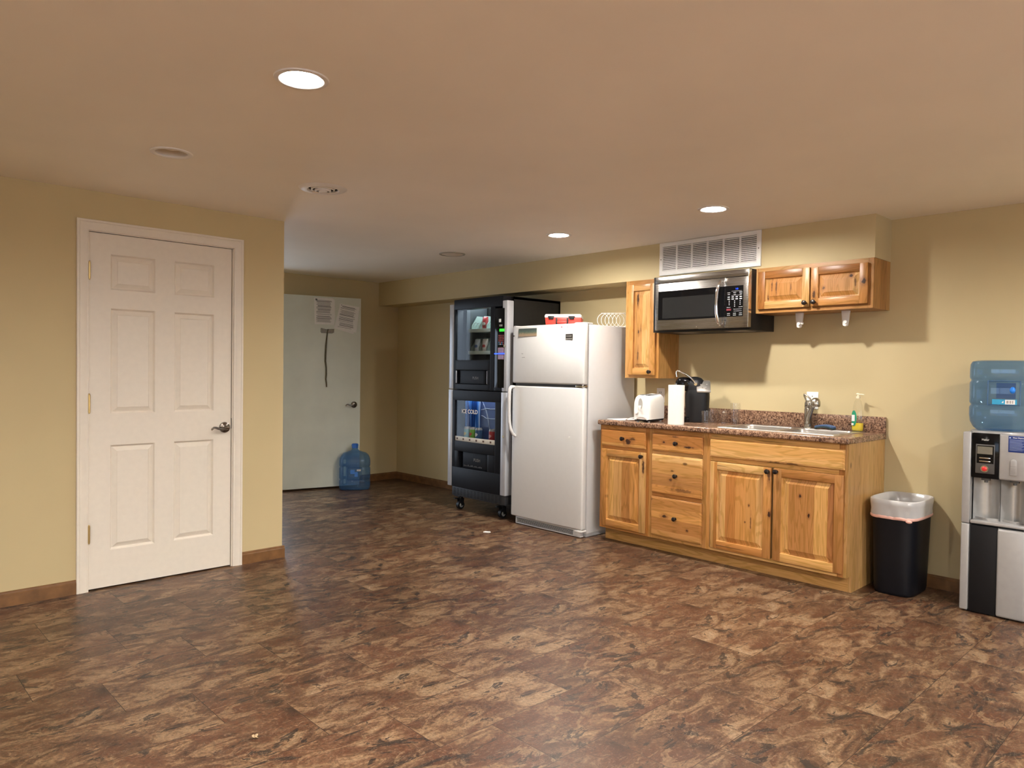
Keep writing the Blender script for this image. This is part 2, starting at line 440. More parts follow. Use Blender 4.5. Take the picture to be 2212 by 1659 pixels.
M_blackgl = plain('black_gloss', (.004, .004, .0045), 0.10, var=0.0, spec=.2)
M_blackmat = plain('black_matte', (.010, .010, .011), 0.75, var=0.1)
M_vend = plain('charcoal_panel', (.0085, .009, .0115), 0.42, var=0.1, spec=.16)
M_vendside = plain('black_cabinet_side', (.012, .0115, .011), 0.5, var=0.1, spec=.3)
M_silver = plain('silver_plastic', (.37, .36, .35), 0.34, 0.35, var=0.03)
M_silverstrip = plain('silver_strip', (.50, .51, .54), 0.36, 0.25, var=0.02)
M_dark = plain('dark_void', (.006, .006, .006), 0.9)
M_red = plain('red_plastic', (.62, .045, .03), 0.38, var=0.05)
M_paper = plain('paper', (.78, .76, .73), 0.8, var=0.03)
M_print = plain('grey_print', (.20, .19, .19), 0.8)
M_ink = plain('black_ink', (.02, .02, .02), 0.7)
M_binblack = plain('bin_plastic', (.0045, .0045, .0065), 0.48, spec=.22, var=0.15, bump=0.05, bscale=300)
M_liner = clear_mat('bin_liner_film', (.80, .80, .80), 0.10, (.78, .76, .74), 0.50, 0.25)
M_pink = plain('pink_drawstring', (.74, .43, .36), 0.5)
M_blueplastic = clear_mat('blue_bottle_plastic', (.53, .70, .89), 0.05, (.09, .20, .36), 0.19, 0.05)
M_bluecap = plain('blue_cap', (.02, .12, .45), 0.35)
M_bluelabel = plain('light_blue_label', (.02, .30, .52), 0.5)
M_glass = clear_mat('drinking_glass', (.985, .985, .985), 0.09)
M_pane = clear_mat('machine_window', (.95, .97, .98), 0.014, gk=0.5)
M_soap = plain('yellow_soap', (.78, .58, .02), 0.15)
M_clearpl = clear_mat('clear_plastic_bottle', (.97, .97, .955), 0.07, (.7, .7, .62), 0.025)
M_green = plain('green_label', (.015, .25, .13), 0.5)
M_sponge = plain('blue_sponge', (.07, .12, .24), 0.9, var=0.2, scale=200, bump=0.4, bscale=500)
M_sponged = plain('dark_scourer', (.025, .045, .05), 0.95, var=0.3, scale=200, bump=0.5, bscale=500)
M_towel = plain('embossed_paper_towel', (.84, .80, .73), 0.9, var=0.03, scale=220, bump=0.5, bscale=240)
M_tape = plain('brown_parcel_tape', (.16, .12, .055), 0.25, var=0.3, scale=60)
M_cord = plain('dark_strap', (.09, .07, .035), 0.6, var=0.3, scale=60)
M_lampoff = plain('unlit_lamp', (.72, .64, .54), 0.5)
M_baffle = plain('white_baffle', (.74, .68, .60), 0.5)
M_lamp = emit('lamp_bulb', LAMP_COL, LAMP)
M_lamp_fill = emit('fill_lamp_bulb', LAMP_COL, LAMP * LAMP_FILL)

# ------------------------------------------------------------------ the shell
def slab(name, *b, mat=M_wall):
    mb = MB(); mb.box(*b); return struct(name, mb, mat, loc=((b[0] + b[1]) / 2, (b[2] + b[3]) / 2, b[4]), angle=0)
fl = MB(); fl.box(XL - .1, XK + .12, YF - .1, YB + 2.2, -0.10, 0.0)
struct('floor', fl, M_floor, angle=0)
slab('wall_right', XK, XK + .12, YF - .12, YB + .12, 0.0, H + .30)
# two unseen windows added behind the camera to fill the room with daylight
FILL_WIN1 = (.4, 3.8, .85, 2.08); FILL_WIN2 = (-1.8, 0.8, .85, 2.08)
wf_ = MB(); a, b, c, d = FILL_WIN1
wf_.box(XL - .12, a, YF - .12, YF, 0, H + .3); wf_.box(b, XK, YF - .12, YF, 0, H + .3); wf_.box(a, b, YF - .12, YF, 0, c); wf_.box(a, b, YF - .12, YF, d, H + .3)
struct('wall_front', wf_, M_wall, loc=(2, YF, 0), angle=0)
wr_ = MB(); a, b, c, d = FILL_WIN2
wr_.box(XL - .12, XL, YF, a, 0, H + .3); wr_.box(XL - .12, XL, b, YD + .12, 0, H + .3); wr_.box(XL - .12, XL, a, b, 0, c); wr_.box(XL - .12, XL, a, b, d, H + .3)
struct('wall_rear', wr_, M_wall, loc=(XL, 0, 0), angle=0)
for nm, (a, b, c, d), ax in (('added_window_1', FILL_WIN1, 'y'), ('added_window_2', FILL_WIN2, 'x')):
    mb = MB(); base = YF if ax == 'y' else XL
    def wbox(mb, u0, u1, v0, v1, t0, t1):
        if ax == 'y': mb.box(u0, u1, base + t0, base + t1, v0, v1)
        else: mb.box(base + t0, base + t1, u0, u1, v0, v1)
    e = .05
    wbox(mb, a, b, c, c + e, -.10, .01); wbox(mb, a, b, d - e, d, -.10, .01); wbox(mb, a, a + e, c + e, d - e, -.10, .01); wbox(mb, b - e, b, c + e, d - e, -.10, .01); wbox(mb, (a + b) / 2 - .025, (a + b) / 2 + .025, c + e, d - e, -.09, 0)
    w_ = struct(nm, mb, M_trimwhite, loc=((a + b) / 2, base, c) if ax == 'y' else (base, (a + b) / 2, c), angle=0)
    mb = MB(); wbox(mb, a + .04, b - .04, c + .04, d - .04, -.052, -.048); part('pane', mb, M_pane, w_, angle=0)
# the wall with the white door: built round the door opening
DX0, DX1, DZ1 = 1.0928 - .012, 1.9072 + .018, 2.041 + .008
wl = MB()
wl.box(XL, DX0, YD, YD + .12, 0, H + .30); wl.box(DX1, XC, YD, YD + .12, 0, H + .30); wl.box(DX0, DX1, YD, YD + .12, DZ1, H + .30)
struct('wall_left', wl, M_wall, loc=(1.0, YD + .06, 0), angle=0)
slab('wall_passage', XC - .12, XC, YD + .12, YB, 0.0, H + .30)
wb = MB(); OX0, OX1 = 2.50, 3.375
wb.box(XC - .12, OX0, YB, YB + .12, 0, H + .30); wb.box(OX1, XK, YB, YB + .12, 0, H + .30); wb.box(OX0, OX1, YB, YB + .12, 2.06, H + .30)
struct('wall_back', wb, M_wall, loc=(3.6, YB + .06, 0), angle=0)
so = MB(); so.box(XS, XK, SR, YB, SB, H)
struct('wall_soffit', so, M_wall, loc=(XS, SR, SB), angle=0)

LIGHTS = [  # x, y, lit
    (1.185, 2.300, 1), (1.171, 3.523, 0), (3.862, 3.582, 1), (3.868, 2.332, 1), (3.885, 4.835, 0),
    (3.862, -0.170, 1), (1.185, -1.42, 2), (-1.49, 2.300, 1), (-1.49, -1.42, 2)]  # the strongest two are unseen lamps, added for bounce light
VENT = (1.993, 3.612)
HOLES = [(x, y, .068) for x, y, l in LIGHTS if not (abs(y - 4.835) < .01)] + [(VENT[0], VENT[1], .082)]
cb = bmesh.new()
def loop(pts):
    vs = [cb.verts.new(p) for p in pts]
    return [cb.edges.new((vs[i], vs[(i + 1) % len(vs)])) for i in range(len(vs))]
ed = loop([(XL - .1, YF - .1, H), (XK + .1, YF - .1, H), (XK + .1, YB + .1, H), (XL - .1, YB + .1, H)])
for x, y, r in HOLES:
    ed += loop([(x + r * math.cos(a * math.pi / 16), y + r * math.sin(a * math.pi / 16), H) for a in range(32)])
bmesh.ops.triangle_fill(cb, use_beauty=True, edges=ed, normal=(0, 0, -1))
ce = MB(); ce.bm.free(); ce.bm = cb
ce.box(XL - .1, XK + .1, YF - .1, YB + .1, H + .20, H + .28)
struct('ceiling', ce, M_ceil, loc=(1, 2, H), angle=0, recalc=False)

# recessed lights
def recessed(x, y, lit, label, group):
    t = thing('recessed_light', label, 'ceiling light', (x, y, H), group=group)
    m = MB(); m.lathe((x, y, H), [(.0675, .004), (.0675, -.002), (.076, -.006), (.090, -.004), (.092, .0)], 40)
    part('trim_ring', m, M_ventwhite, t)
    if lit:
        m = MB(); m.lathe((x, y, H), [(.068, .0), (.065, .05), (.062, .09), (.001, .09)], 40); part('baffle', m, M_baffle, t)
        m = MB(); m.lathe((x, y, H), [(.040, .060), (.050, .044), (.053, .028), (.051, .017), (.044, .0085), (.030, .0035), (.015, .0012), (.001, .0008)], 40); part('bulb', m, M_lamp if lit == 1 else M_lamp_fill, t, 'glowing white flood bulb')
    else:
        m = MB(); m.lathe((x, y, H), [(.068, .0), (.064, .07), (.062, .10), (.001, .10)], 40); part('baffle', m, M_baffle, t)
        m = MB(); m.lathe((x, y, H), [(.012, .098), (.016, .075), (.034, .045), (.041, .030), (.036, .020), (.020, .014), (.001, .012)], 32); part('bulb', m, M_lampoff, t, 'unlit lamp bulb')
    return t
lab = ['large lit recessed ceiling light nearest the camera, above the white door side', 'unlit recessed ceiling light with its bulb showing, left of the round vent',
       'lit recessed ceiling light above the white refrigerator', 'lit recessed ceiling light in front of the white wall grille', None,
       'lit recessed ceiling light beyond the water cooler side of the room', 'added fill lamp in the ceiling behind the camera, on its right',
       'lit recessed ceiling light behind the camera, on its left', 'added fill lamp in the ceiling, in the far corner behind the camera']
for (x, y, l), s in zip(LIGHTS, lab):
    if s: recessed(x, y, l, s, 'recessed ceiling lights')
x, y, l = LIGHTS[4]
t = thing('ceiling_light_disc', 'small flat unlit round ceiling fixture at the far end by the vending machine', 'ceiling fixture', (x, y, H))  # the unlit far ceiling light, built as a flat disc
m = MB(); m.lathe((x, y, H), [(.112, 0), (.110, -.006), (.096, -.008), (.094, -.003)], 40); part('trim_ring', m, plain('dull_ring', (.36, .33, .27), 0.5), t)
m = MB(); m.lathe((x, y, H), [(.095, -.003), (.07, -.010), (.03, -.014), (.001, -.015)], 40); part('lens', m, M_lampoff, t)

# round ceiling vent
x, y = VENT
t = thing('round_air_vent', 'round white ceiling air vent with dark louvre slots', 'vent', (x, y, H))
m = MB(); m.lathe((x, y, H), [(.081, .004), (.080, -.004), (.086, -.010), (.120, -.006), (.130, 0)], 48); part('flange', m, M_ventwhite, t)
m = MB(); m.lathe((x, y, H), [(.082, 0), (.082, .08), (.001, .08)], 40); part('duct', m, M_dark, t, 'dark opening behind the louvres')
for r0, z0 in ((.062, -.010), (.041, -.017), (.022, -.022)):
    m = MB(); m.lathe((x, y, H), [(r0 + .003, z0 + .010), (r0 + .001, z0 + .003), (r0 - .005, z0), (r0 - .006, z0 + .002), (r0 - .001, z0 + .010)], 40); part('louvre_ring', m, M_ventwhite, t)
m = MB()
for a in (0.5, 0.5 + math.pi / 2):
    c, s = math.cos(a), math.sin(a)
    m.box(-.082, .082, -.003, .003, -.008, -.002, M=Matrix.Translation((x, y, H)) @ Matrix.Rotation(a, 4, 'Z'))
m.lathe((x, y, H), [(.018, -.006), (.018, -.022), (.001, -.025)], 24)
part('cross_bar', m, M_ventwhite, t)

# baseboards (colonial profile)
def board_y(y, x0, x1, name, h=.0795, th=.014):   # runs along X on a wall facing -Y
    m = MB(); P = [(y, 0), (y - th, 0), (y - th, h * .78), (y - th * .8, h * .82), (y - th * .62, h * .84), (y - th * .55, h * .95), (y - .003, h), (y, h)]
    rings = [[(x, a, b) for a, b in P] for x in (x0, x1)]
    m.loft(rings, True, True, True); return struct(name, m, M_basex, loc=(x0, y, 0), angle=25)
def board_x(x, y0, y1, name, sgn=-1, h=.0795, th=.014):
    m = MB(); P = [(x, 0), (x + sgn * th, 0), (x + sgn * th, h * .78), (x + sgn * th * .8, h * .82), (x + sgn * th * .62, h * .84), (x + sgn * th * .55, h * .95), (x + sgn * .003, h), (x, h)]
    m.loft([[(a, y, b) for a, b in P] for y in (y0, y1)], True, True, True); return struct(name, m, M_basex, loc=(x, y0, 0), angle=25)
board_y(YD, XL, 1.032, 'baseboard_left'); board_y(YD, 1.9793, XC + .014, 'baseboard_left')
board_x(XC, YD, YB, 'baseboard_passage', +1)
board_y(YB, 3.45, XK, 'baseboard_back'); board_x(XK, 5.0, YB, 'baseboard_right'); board_x(XK, YF, 1.66, 'baseboard_right')

# ------------------------------------------------------------------ white six-panel door
ys = YD + .002     # face of the slab
us = [1.0928, 1.2050, 1.4485, 1.5560, 1.7975, 1.9072]; vs = [.009, .2195, .8280, 1.0080, 1.6165, 1.7225, 1.9270, 2.0410]
m = MB()
def PD(u, v, d): return (u, ys + d, v)
for i in range(5):
    for j in range(7):
        u0, u1, v0, v1 = us[i], us[i + 1], vs[j], vs[j + 1]
        if i in (1, 3) and j in (1, 3, 5):
            m.relief(u0, u1, v0, v1, [(0, 0), (.002, .001), (.009, .0125), (.0125, .0135), (.0145, .0125), (.036, .0030), (.0365, .0048), (.0385, .0030)], PD)
        else: m.quad((u0, ys, v0), (u1, ys, v0), (u1, ys, v1), (u0, ys, v1))
bmesh.ops.remove_doubles(m.bm, verts=m.bm.verts, dist=1e-5)
m.box(us[0], us[-1], ys + .0145, ys + .036, vs[0], vs[-1])
for b in ((us[0], us[0] + .0005, ys, ys + .036, vs[0], vs[-1]), (us[-1] - .0005, us[-1], ys, ys + .036, vs[0], vs[-1]), (us[0], us[-1], ys, ys + .036, vs[-1] - .0005, vs[-1]), (us[0], us[-1], ys, ys + .036, vs[0], vs[0] + .0005)): m.box(*b)
door1 = struct('door_1', m, M_doorwhite, loc=(us[0], ys, 0), angle=20, recalc=False)
for hz0, hz1 in ((1.776, 1.869), (1.0207, 1.1208), (.2787, .3756)):
    m = MB(); xh = 1.0945
    m.cyl((xh, ys - .013, hz0), (xh, ys - .013, hz1), .0058, n=14)
    for k in range(1, 5): m.cyl((xh, ys - .013, hz0 + (hz1 - hz0) * k / 5 - .0006), (xh, ys - .013, hz0 + (hz1 - hz0) * k / 5 + .0006), .0063, n=14)
    m.sphere((xh, ys - .013, hz1 + .003), .0045); m.sphere((xh, ys - .013, hz0 - .003), .0045)
    m.box(xh - .001, xh + .001, ys - .013, ys + .001, hz0, hz1)
    part('hinge', m, M_brass, door1, 'brass hinge')
def lever(parent, P, mat, s=1.0):
    """P(u, out, v): u along the door to the left of the rose, out from the door"""
    m = MB()
    a = Vector(P(0, 0, 0)); b = Vector(P(0, .012, 0)); c = Vector(P(0, .022, 0)); d = Vector(P(0, .048, 0))
    m.cyl(a, b, .034 * s, .033 * s, 36); m.cyl(b, c, .033 * s, .016 * s, 36); m.cyl(c, d, .011 * s, .011 * s, 20)
    rose = part('rosette', m, mat, parent, angle=40)
    pts = [(-.004, .048, 0), (.012, .052, .001), (.03, .053, .000), (.05, .052, -.004), (.07, .050, -.003), (.09, .048, .003), (.105, .047, .004), (.118, .047, -.004), (.124, .047, -.011)]
    m = MB(); m.tube([P(u * s, o, v) for u, o, v in pts], [.011, .0105, .009, .0075, .0075, .007, .0065, .006, .004], 14)
    part('lever_handle', m, mat, parent, angle=50)
lever(door1, lambda u, o, v: (1.8655 - u * .80, ys - o, .9010 + v), M_nickel)
m = MB(); m.box(1.9072, 1.9140, ys - .0015, ys + .02, .8905, .9585); part('latch_strike', m, M_ink, door1, 'dark strike plate')
# jamb and casing
m = MB()
m.box(DX0, 1.0915, YD - .001, YD + .12, 0, DZ1, 0); m.box(1.9115, DX1, YD - .001, YD + .12, 0, DZ1); m.box(DX0, DX1, YD - .001, YD + .12, 2.0440, DZ1)
m.box(1.905, 1.9115, ys + .038, YD + .06, 0, DZ1)
m.box(DX0, DX1, YD + .09, YD + .115, 0, DZ1)
struct('trim_1', m, M_trimwhite, loc=(1.5, YD, 0), angle=0)
m = MB()
prof = [(0, 0), (0, -.010), (.004, -.0125), (.010, -.0115), (.014, -.0125), (.022, -.0145), (.036, -.0165), (.044, -.0165), (.046, -.0145), (.050, -.0175), (.058, -.0175), (.061, -.015), (.061, 0)]
xa, xb, zt = 1.0925, 1.9185, 2.0475      # inner edges
rings = []
for o, d in prof:
    rings.append([(xa - o, YD + d, 0), (xa - o, YD + d, zt + o), (xb + o, YD + d, zt + o), (xb + o, YD + d, 0)])
m.loft(rings, close=False)
struct('trim_2', m, M_trimwhite, loc=(1.5, YD, 0), angle=22)

# ------------------------------------------------------------------ grey door, swung open against the back wall
A2 = math.atan2(-.2272, .9739)
hx, hy = 3.4075, 7.0345
m = MB(); m.box(0, .8540, 0, .040, .021, 2.0435, .0015)
door2 = struct('door_2', m, M_greydoor, loc=(hx, hy, 0), rotz=A2, angle=25)
m = MB(); m.box(.8540, .8565, .001, .039, .021, 2.0435); part('edge_strip', m, plain('pale_edge', (.66, .62, .53), .5), door2, 'pale unpainted edge')
lever(door2, lambda u, o, v: (.7857 - u * .85, -o, .8948 + v), M_nickel)
MD2 = Matrix.Translation((hx, hy, 0)) @ Matrix.Rotation(A2, 4, 'Z')
def on_door2(s, o, z): return MD2 @ Vector((s, -o, z))
def sheet(parent_name, pts, o, label, cat, lines, curl=None, logo=True):
    """a sheet of paper taped to the grey door, pts in door coordinates (s, z)"""
    base = on_door2(pts[0][0], o, pts[-1][1])
    t = thing(parent_name, label, cat, tuple(base))
    mb = MB(); n = len(pts)
    f = [tuple(on_door2(s, o + .0012, z)) for s, z in pts]; b = [tuple(on_door2(s, o, z)) for s, z in pts]
    mb.loft([b, f], True, True, True); part('sheet', mb, M_paper, t, angle=0)
    return t
def prints(t, s0, z0, w, h, ang, rows, o, name='printed_text', seed=1, logo=None):
    rr = random.Random(seed); mb = MB(); c, s_ = math.cos(ang), math.sin(ang)
    def Q(a, b): return (s0 + a * c + b * s_, z0 + a * s_ - b * c)
    for k in range(rows):
        if rr.random() < .12: continue
        a0 = 0 if rr.random() < .7 else w * .08; a1 = w * (1 - .02 - rr.random() * .12); b0 = h * k / rows
        hh = h / rows * (.42 if rr.random() < .8 else .7)
        q = [Q(a0, b0), Q(a1, b0), Q(a1, b0 + hh), Q(a0, b0 + hh)]
        mb.quad(*[tuple(on_door2(a, o, b)) for a, b in q])
    part(name, mb, M_print, t, 'grey lines of small print', angle=0)
    if logo:
        mb = MB()
        for (a0, a1, b0, b1) in logo:
            mb.quad(*[tuple(on_door2(*[(p)[0], o, (p)[1]])) for p in (Q(a0, b0), Q(a1, b0), Q(a1, b1), Q(a0, b1))])
        part('letterhead_mark', mb, M_ink, t, 'small black mark', angle=0)
t = sheet('notice_paper', [(.346, 2.0250), (.540, 2.0290), (.566, 2.0120), (.5690, 1.8388), (.5603, 1.7480), (.3544, 1.7453)], .001, 'straight white printed notice on the grey door, left of the crooked pages', 'paper', 20)
prints(t, .372, 2.002, .168, .235, -.01, 30, .0026, seed=3, logo=[(-.012, .008, -.012, -.003), (-.010, .008, -.0015, .006)])
t = sheet('notice_paper', [(.6202, 1.9757), (.8386, 1.9502), (.8036, 1.6730), (.6060, 1.7160)], .0035, 'crooked stapled printed pages on the grey door near its free edge', 'paper', 20)
prints(t, .635, 1.958, .175, .235, -.155, 26, .0052, seed=5, logo=[(.0, .010, -.008, -.002)])
mb = MB(); pts = [(.6150, 1.9300), (.70, 1.90), (.7800, 1.6780), (.7728, 1.6560), (.5621, 1.7122)]
mb.loft([[tuple(on_door2(s, .0010, z)) for s, z in pts], [tuple(on_door2(s, .0022, z)) for s, z in pts]], True, True, True)
part('under_sheet', mb, M_paper, t, 'second page slipping out below', angle=0)
t = thing('tape_strip', 'brown tape holding a strap on the grey door below the notice', 'tape', tuple(on_door2(.49, .001, 1.68)))
mb = MB(); pts = [(.4195, 1.7090), (.4758, 1.6985), (.5638, 1.7050), (.5610, 1.6650), (.5420, 1.6560), (.4262, 1.6560), (.4168, 1.6677)]
mb.loft([[tuple(on_door2(s, .0003, z)) for s, z in pts], [tuple(on_door2(s, .0030, z)) for s, z in pts]], True, True, True)
part('tape', mb, M_tape, t, angle=0)
t = thing('hanging_strap', 'thin dark strap hanging from the tape on the grey door', 'strap', tuple(on_door2(.485, .001, 1.0856)))
mb = MB(); pts = [(.4977, 1.700), (.4880, 1.660), (.4810, 1.60), (.4740, 1.52), (.4700, 1.43), (.4690, 1.36), (.4780, 1.29), (.4800, 1.22), (.4760, 1.17), (.4830, 1.12), (.4850, 1.0856)]
mb.tube([on_door2(s, .009, z) for s, z in pts], [.006, .006, .0075, .009, .0095, .0095, .008, .0085, .008, .007, .006], 8); part('cord', mb, M_cord, t, angle=60)

# ------------------------------------------------------------------ return-air grille on the soffit
x = XS; t = thing('return_air_grille', 'wide white wall grille with louvres above the microwave', 'vent', (x, 2.83, 2.03))
VY0, VY1, VZ0, VZ1 = 2.4203, 3.2448, 2.0227, 2.2688
m = MB()
ny0, ny1, nz0, nz1 = 2.4530, 3.2157, 2.0560, 2.2390
m.box(x - .012, x - .001, VY0, ny0, VZ0, VZ1, .002); m.box(x - .012, x - .001, ny1, VY1, VZ0, VZ1, .002)
m.box(x - .012, x - .001, ny0 - .003, ny1 + .003, VZ0, nz0, .002); m.box(x - .012, x - .001, ny0 - .003, ny1 + .003, nz1, VZ1, .002)
part('frame', m, M_ventwhite, t)
cw = (ny1 - ny0 + .012) / 6
for k in range(6):
    a = ny0 + k * cw; b = a + cw - .012
    m = MB(); nl = 14
    for i in range(nl):
        z0 = nz0 + (nz1 - nz0) * (i + .15) / nl; dz = (nz1 - nz0) / nl
        m.loft([[(x - .010, yy, z0), (x - .0005, yy, z0 + dz * .80), (x - .0005, yy, z0 + dz * .72), (x - .010, yy, z0 - dz * .10)] for yy in (a, b)], True, True, True)
    part('louvre_bank', m, M_ventwhite, t)
    if k < 5:
        m = MB(); m.box(x - .0115, x - .001, b, b + .012, nz0, nz1, .001); part('mullion', m, M_ventwhite, t)
m = MB(); m.box(x - .0012, x - .0004, ny0, ny1, nz0, nz1); part('backing', m, M_dark, t, 'dark gap behind the louvres')
for yy in (2.4365, 3.230):
    m = MB(); m.cyl((x - .0135, yy, 2.145), (x - .011, yy, 2.145), .004, n=12); part('screw', m, M_nickel, t)

# ------------------------------------------------------------------ cabinets
def knob(parent, x, y, z, r=.0155):
    m = MB(); m.cyl((x, y, z), (x - .003, y, z), .010, n=20)
    rings = []
    for rr, d in ((.0055, .002), (.0055, .012), (r * .80, .016), (r, .021), (r * .97, .026), (r * .62, .0295), (.001, .0305)):
        rings.append([(x - d, y + rr * math.cos(2 * math.pi * k / 20), z + rr * math.sin(2 * math.pi * k / 20)) for k in range(20)])
    m.loft(rings, True)
    return part('knob', m, M_bronze, parent, 'dark bronze knob', angle=50)
def leaf(name, parent, x, y0, y1, z0, z1, mats, stile=.052, th=.019):
    """raised-panel door facing -X: stiles and rails with a raised field"""
    m = MB(); P = lambda u, v, d: (x + d, u, v)
    e = .004
    m.mi = 0
    def bar(a0, a1, b0, b1, mi, ch):
        m.mi = mi
        m.box(x, x + th, a0, a1, b0, b1, .0035, 2)
    bar(y0, y0 + stile, z0, z1, 0, 'v'); bar(y1 - stile, y1, z0, z1, 0, 'v')
    bar(y0 + stile - .001, y1 - stile + .001, z0, z0 + stile, 1, 'h'); bar(y0 + stile - .001, y1 - stile + .001, z1 - stile, z1, 1, 'h')
    m.mi = 2
    m.relief(y0 + stile - .002, y1 - stile + .002, z0 + stile - .002, z1 - stile + .002, [(0, .001), (.005, .0120), (.011, .0130), (.036, .0040), (.0365, .0022)], P)
    return part(name, m, mats, parent, angle=25)
def drawer(parent, x, y0, y1, z0, z1, mat, th=.019):
    m = MB(); P = lambda u, v, d: (x + d, u, v)
    m.relief(y0, y1, z0, z1, [(0, th), (0, .007), (.002, .0045), (.009, .0025), (.0105, 0)], P)
    m.box(x + th - .001, x + th, y0, y1, z0, z1)
    return part('drawer', m, mat, parent, angle=25)

XB = 4.3311; FX = XB - .019
bounds = [3.5484, 3.0930, 2.6235, 1.6926]
W_frame_v = wood('hickory_stile', 'Z', .30, .88, streak=.35)
W_frame_h = wood('hickory_rail', 'Y', .30, .88, streak=.45)
W_panel = wood('hickory_panel', 'Z', .075, .95, streak=.40)
W_side = wood('hickory_side', 'Z', .11, .95, streak=.12, spread=.6, tint=(.95, 1.0, 1.05))
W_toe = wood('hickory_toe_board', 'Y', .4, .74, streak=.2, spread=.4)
def carcass(t, y0, y1, end_panel=False, drops=()):
    """box of a base unit with a face frame"""
    m = MB(); zb, zt = .0991, .8855
    if end_panel:
        m.box(XB + .018, XK - .004, y0 + .001, y0 + .016, zb, zt); m.box(XB + .018, XK - .004, y1 - .016, y1 - .001, zb, zt); m.box(XB + .018, XK - .004, y0 + .016, y1 - .016, zb, zb + .018); m.box(XK - .012, XK - .004, y0 + .016, y1 - .016, zb + .018, zt); m.box(XB + .0185, XB + .030, y0 + .016, y1 - .016, zb + .018, .74)
    else: m.box(XB + .018, XK - .004, y0 + .001, y1 - .001, zb, zt)
    part('body', m, W_side, t, angle=0)
    m = MB(); m.mi = 0
    m.box(XB, XB + .019, y0, y0 + .036, zb, zt, .001); m.box(XB, XB + .019, y1 - .030, y1, zb, zt, .001)
    m.mi = 1
    m.box(XB + .0003, XB + .019, y0 + .036, y1 - .03, zb, zb + .028); m.box(XB + .0003, XB + .019, y0 + .036, y1 - .03, zt - .036, zt)
    for z in drops: m.box(XB + .0003, XB + .019, y0 + .036, y1 - .03, z - .016, z + .016)
    part('face_frame', m, [W_frame_v, W_frame_h], t, angle=0)
def kmat(nm, axis, stave, L, b, kn, **kw): return wood(nm, axis, stave, L, b, kn, **kw)

# unit 1: drawer over door
b = (4.62, 3.32, 0); t = thing('base_cabinet', 'narrow hickory base cabinet beside the refrigerator, one drawer over one door', 'cabinet', b)
carcass(t, bounds[1], bounds[0], drops=(.717,))
d = drawer(t, FX, 3.1215, 3.5290, .7300, .8540, kmat('hickory_drawer_front', 'Y', .30, .95, b, [(3.275, .772, .030, .022, 1.0), (3.235, .795, .022, .012, .7)], streak=.3))
knob(d, FX, 3.3184, .7928)
d = leaf('door', t, FX, 3.1180, 3.5260, .1180, .7040, [kmat('hickory_door_stile', 'Z', .30, .88, b, [(3.135, .60, .010, .055, .9)], streak=.4), W_frame_h, W_panel])
knob(d, FX, 3.1470, .6760)
# unit 2: three drawers
b = (4.62, 2.858, 0); t = thing('base_cabinet', 'hickory base cabinet with three drawers in the middle of the run', 'cabinet', b)
carcass(t, bounds[2], bounds[1], drops=(.719, .4155))
for (z0, z1, kz, kn, nm) in ((.7322, .8550, .7944, [(2.96, .795, .014, .008, 1.), (2.755, .775, .045, .007, 1.), (2.87, .84, .03, .008, .7)], 'a'),
                             (.4310, .7045, .5665, [(2.90, .535, .016, .012, .8), (2.80, .47, .09, .014, .55), (2.885, .60, .014, .006, .7)], 'b'),
                             (.1230, .4005, .2669, [(2.945, .272, .026, .013, 1.0), (2.76, .20, .012, .010, .8)], 'c')):
    d = drawer(t, FX, 2.6520, 3.0630, z0, z1, kmat('hickory_drawer_front_' + nm, 'Y', .085, .97, b, kn, streak=.32))
    knob(d, FX, 2.8546, kz)
# unit 3: sink base
b = (4.62, 2.158, 0); t = thing('base_cabinet', 'wide hickory sink cabinet with two doors at the right end', 'cabinet', b)
carcass(t, bounds[3] + .018, bounds[2], True, drops=(.717,))
m = MB(); P = lambda u, v, dd: (FX + dd, u, v)
m.relief(1.7115, 2.5940, .7325, .8520, [(0, .019), (0, .007), (.002, .0045), (.009, .0025), (.0105, 0)], P); m.box(FX + .018, FX + .019, 1.7115, 2.5940, .7325, .8520)
part('false_drawer_front', m, kmat('hickory_false_front', 'Y', .085, 1.0, b, [(2.30, .722, .03, .012, 1.), (2.15, .728, .08, .010, .9), (2.02, .735, .05, .008, .8)], streak=.25), t, angle=25)
d = leaf('door', t, FX, 2.1580, 2.5880, .1220, .6985, [kmat('hickory_door_stile_l', 'Z', .30, .88, b, [(2.166, .405, .010, .018, 1.0), (2.172, .655, .012, .04, .8)], streak=.4), W_frame_h, kmat('hickory_door_panel_l', 'Z', .072, .98, b, [(2.305, .44, .006, .010, .8), (2.29, .33, .004, .05, .7), (2.33, .33, .005, .006, .9)], streak=.35)])
knob(d, FX, 2.1773, .6754)
d = leaf('door', t, FX, 1.7130, 2.1425, .1218, .7000, [W_frame_v, W_frame_h, kmat('hickory_door_panel_r', 'Z', .080, .93, b, [(1.97, .545, .010, .012, 1.), (1.915, .435, .009, .015, 1.)], streak=.2)])
knob(d, FX, 2.1201, .6800)
# finished end panel: notched at the toe kick
m = MB(); m.prism([(XB, .0991), (XB, .8855), (XK - .004, .8855), (XK - .004, 0), (4.4041, 0), (4.4041, .0991)], 'y', bounds[3], bounds[3] + .018)
part('end_panel', m, W_side, t, 'pale hickory end panel', angle=0)
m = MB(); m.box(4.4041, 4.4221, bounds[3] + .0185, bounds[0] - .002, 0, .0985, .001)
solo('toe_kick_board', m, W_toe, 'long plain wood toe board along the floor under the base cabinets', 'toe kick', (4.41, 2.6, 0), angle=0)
m = MB(); m.box(4.425, XK - .004, bounds[0] - .020, bounds[0] - .002, 0, .0985)
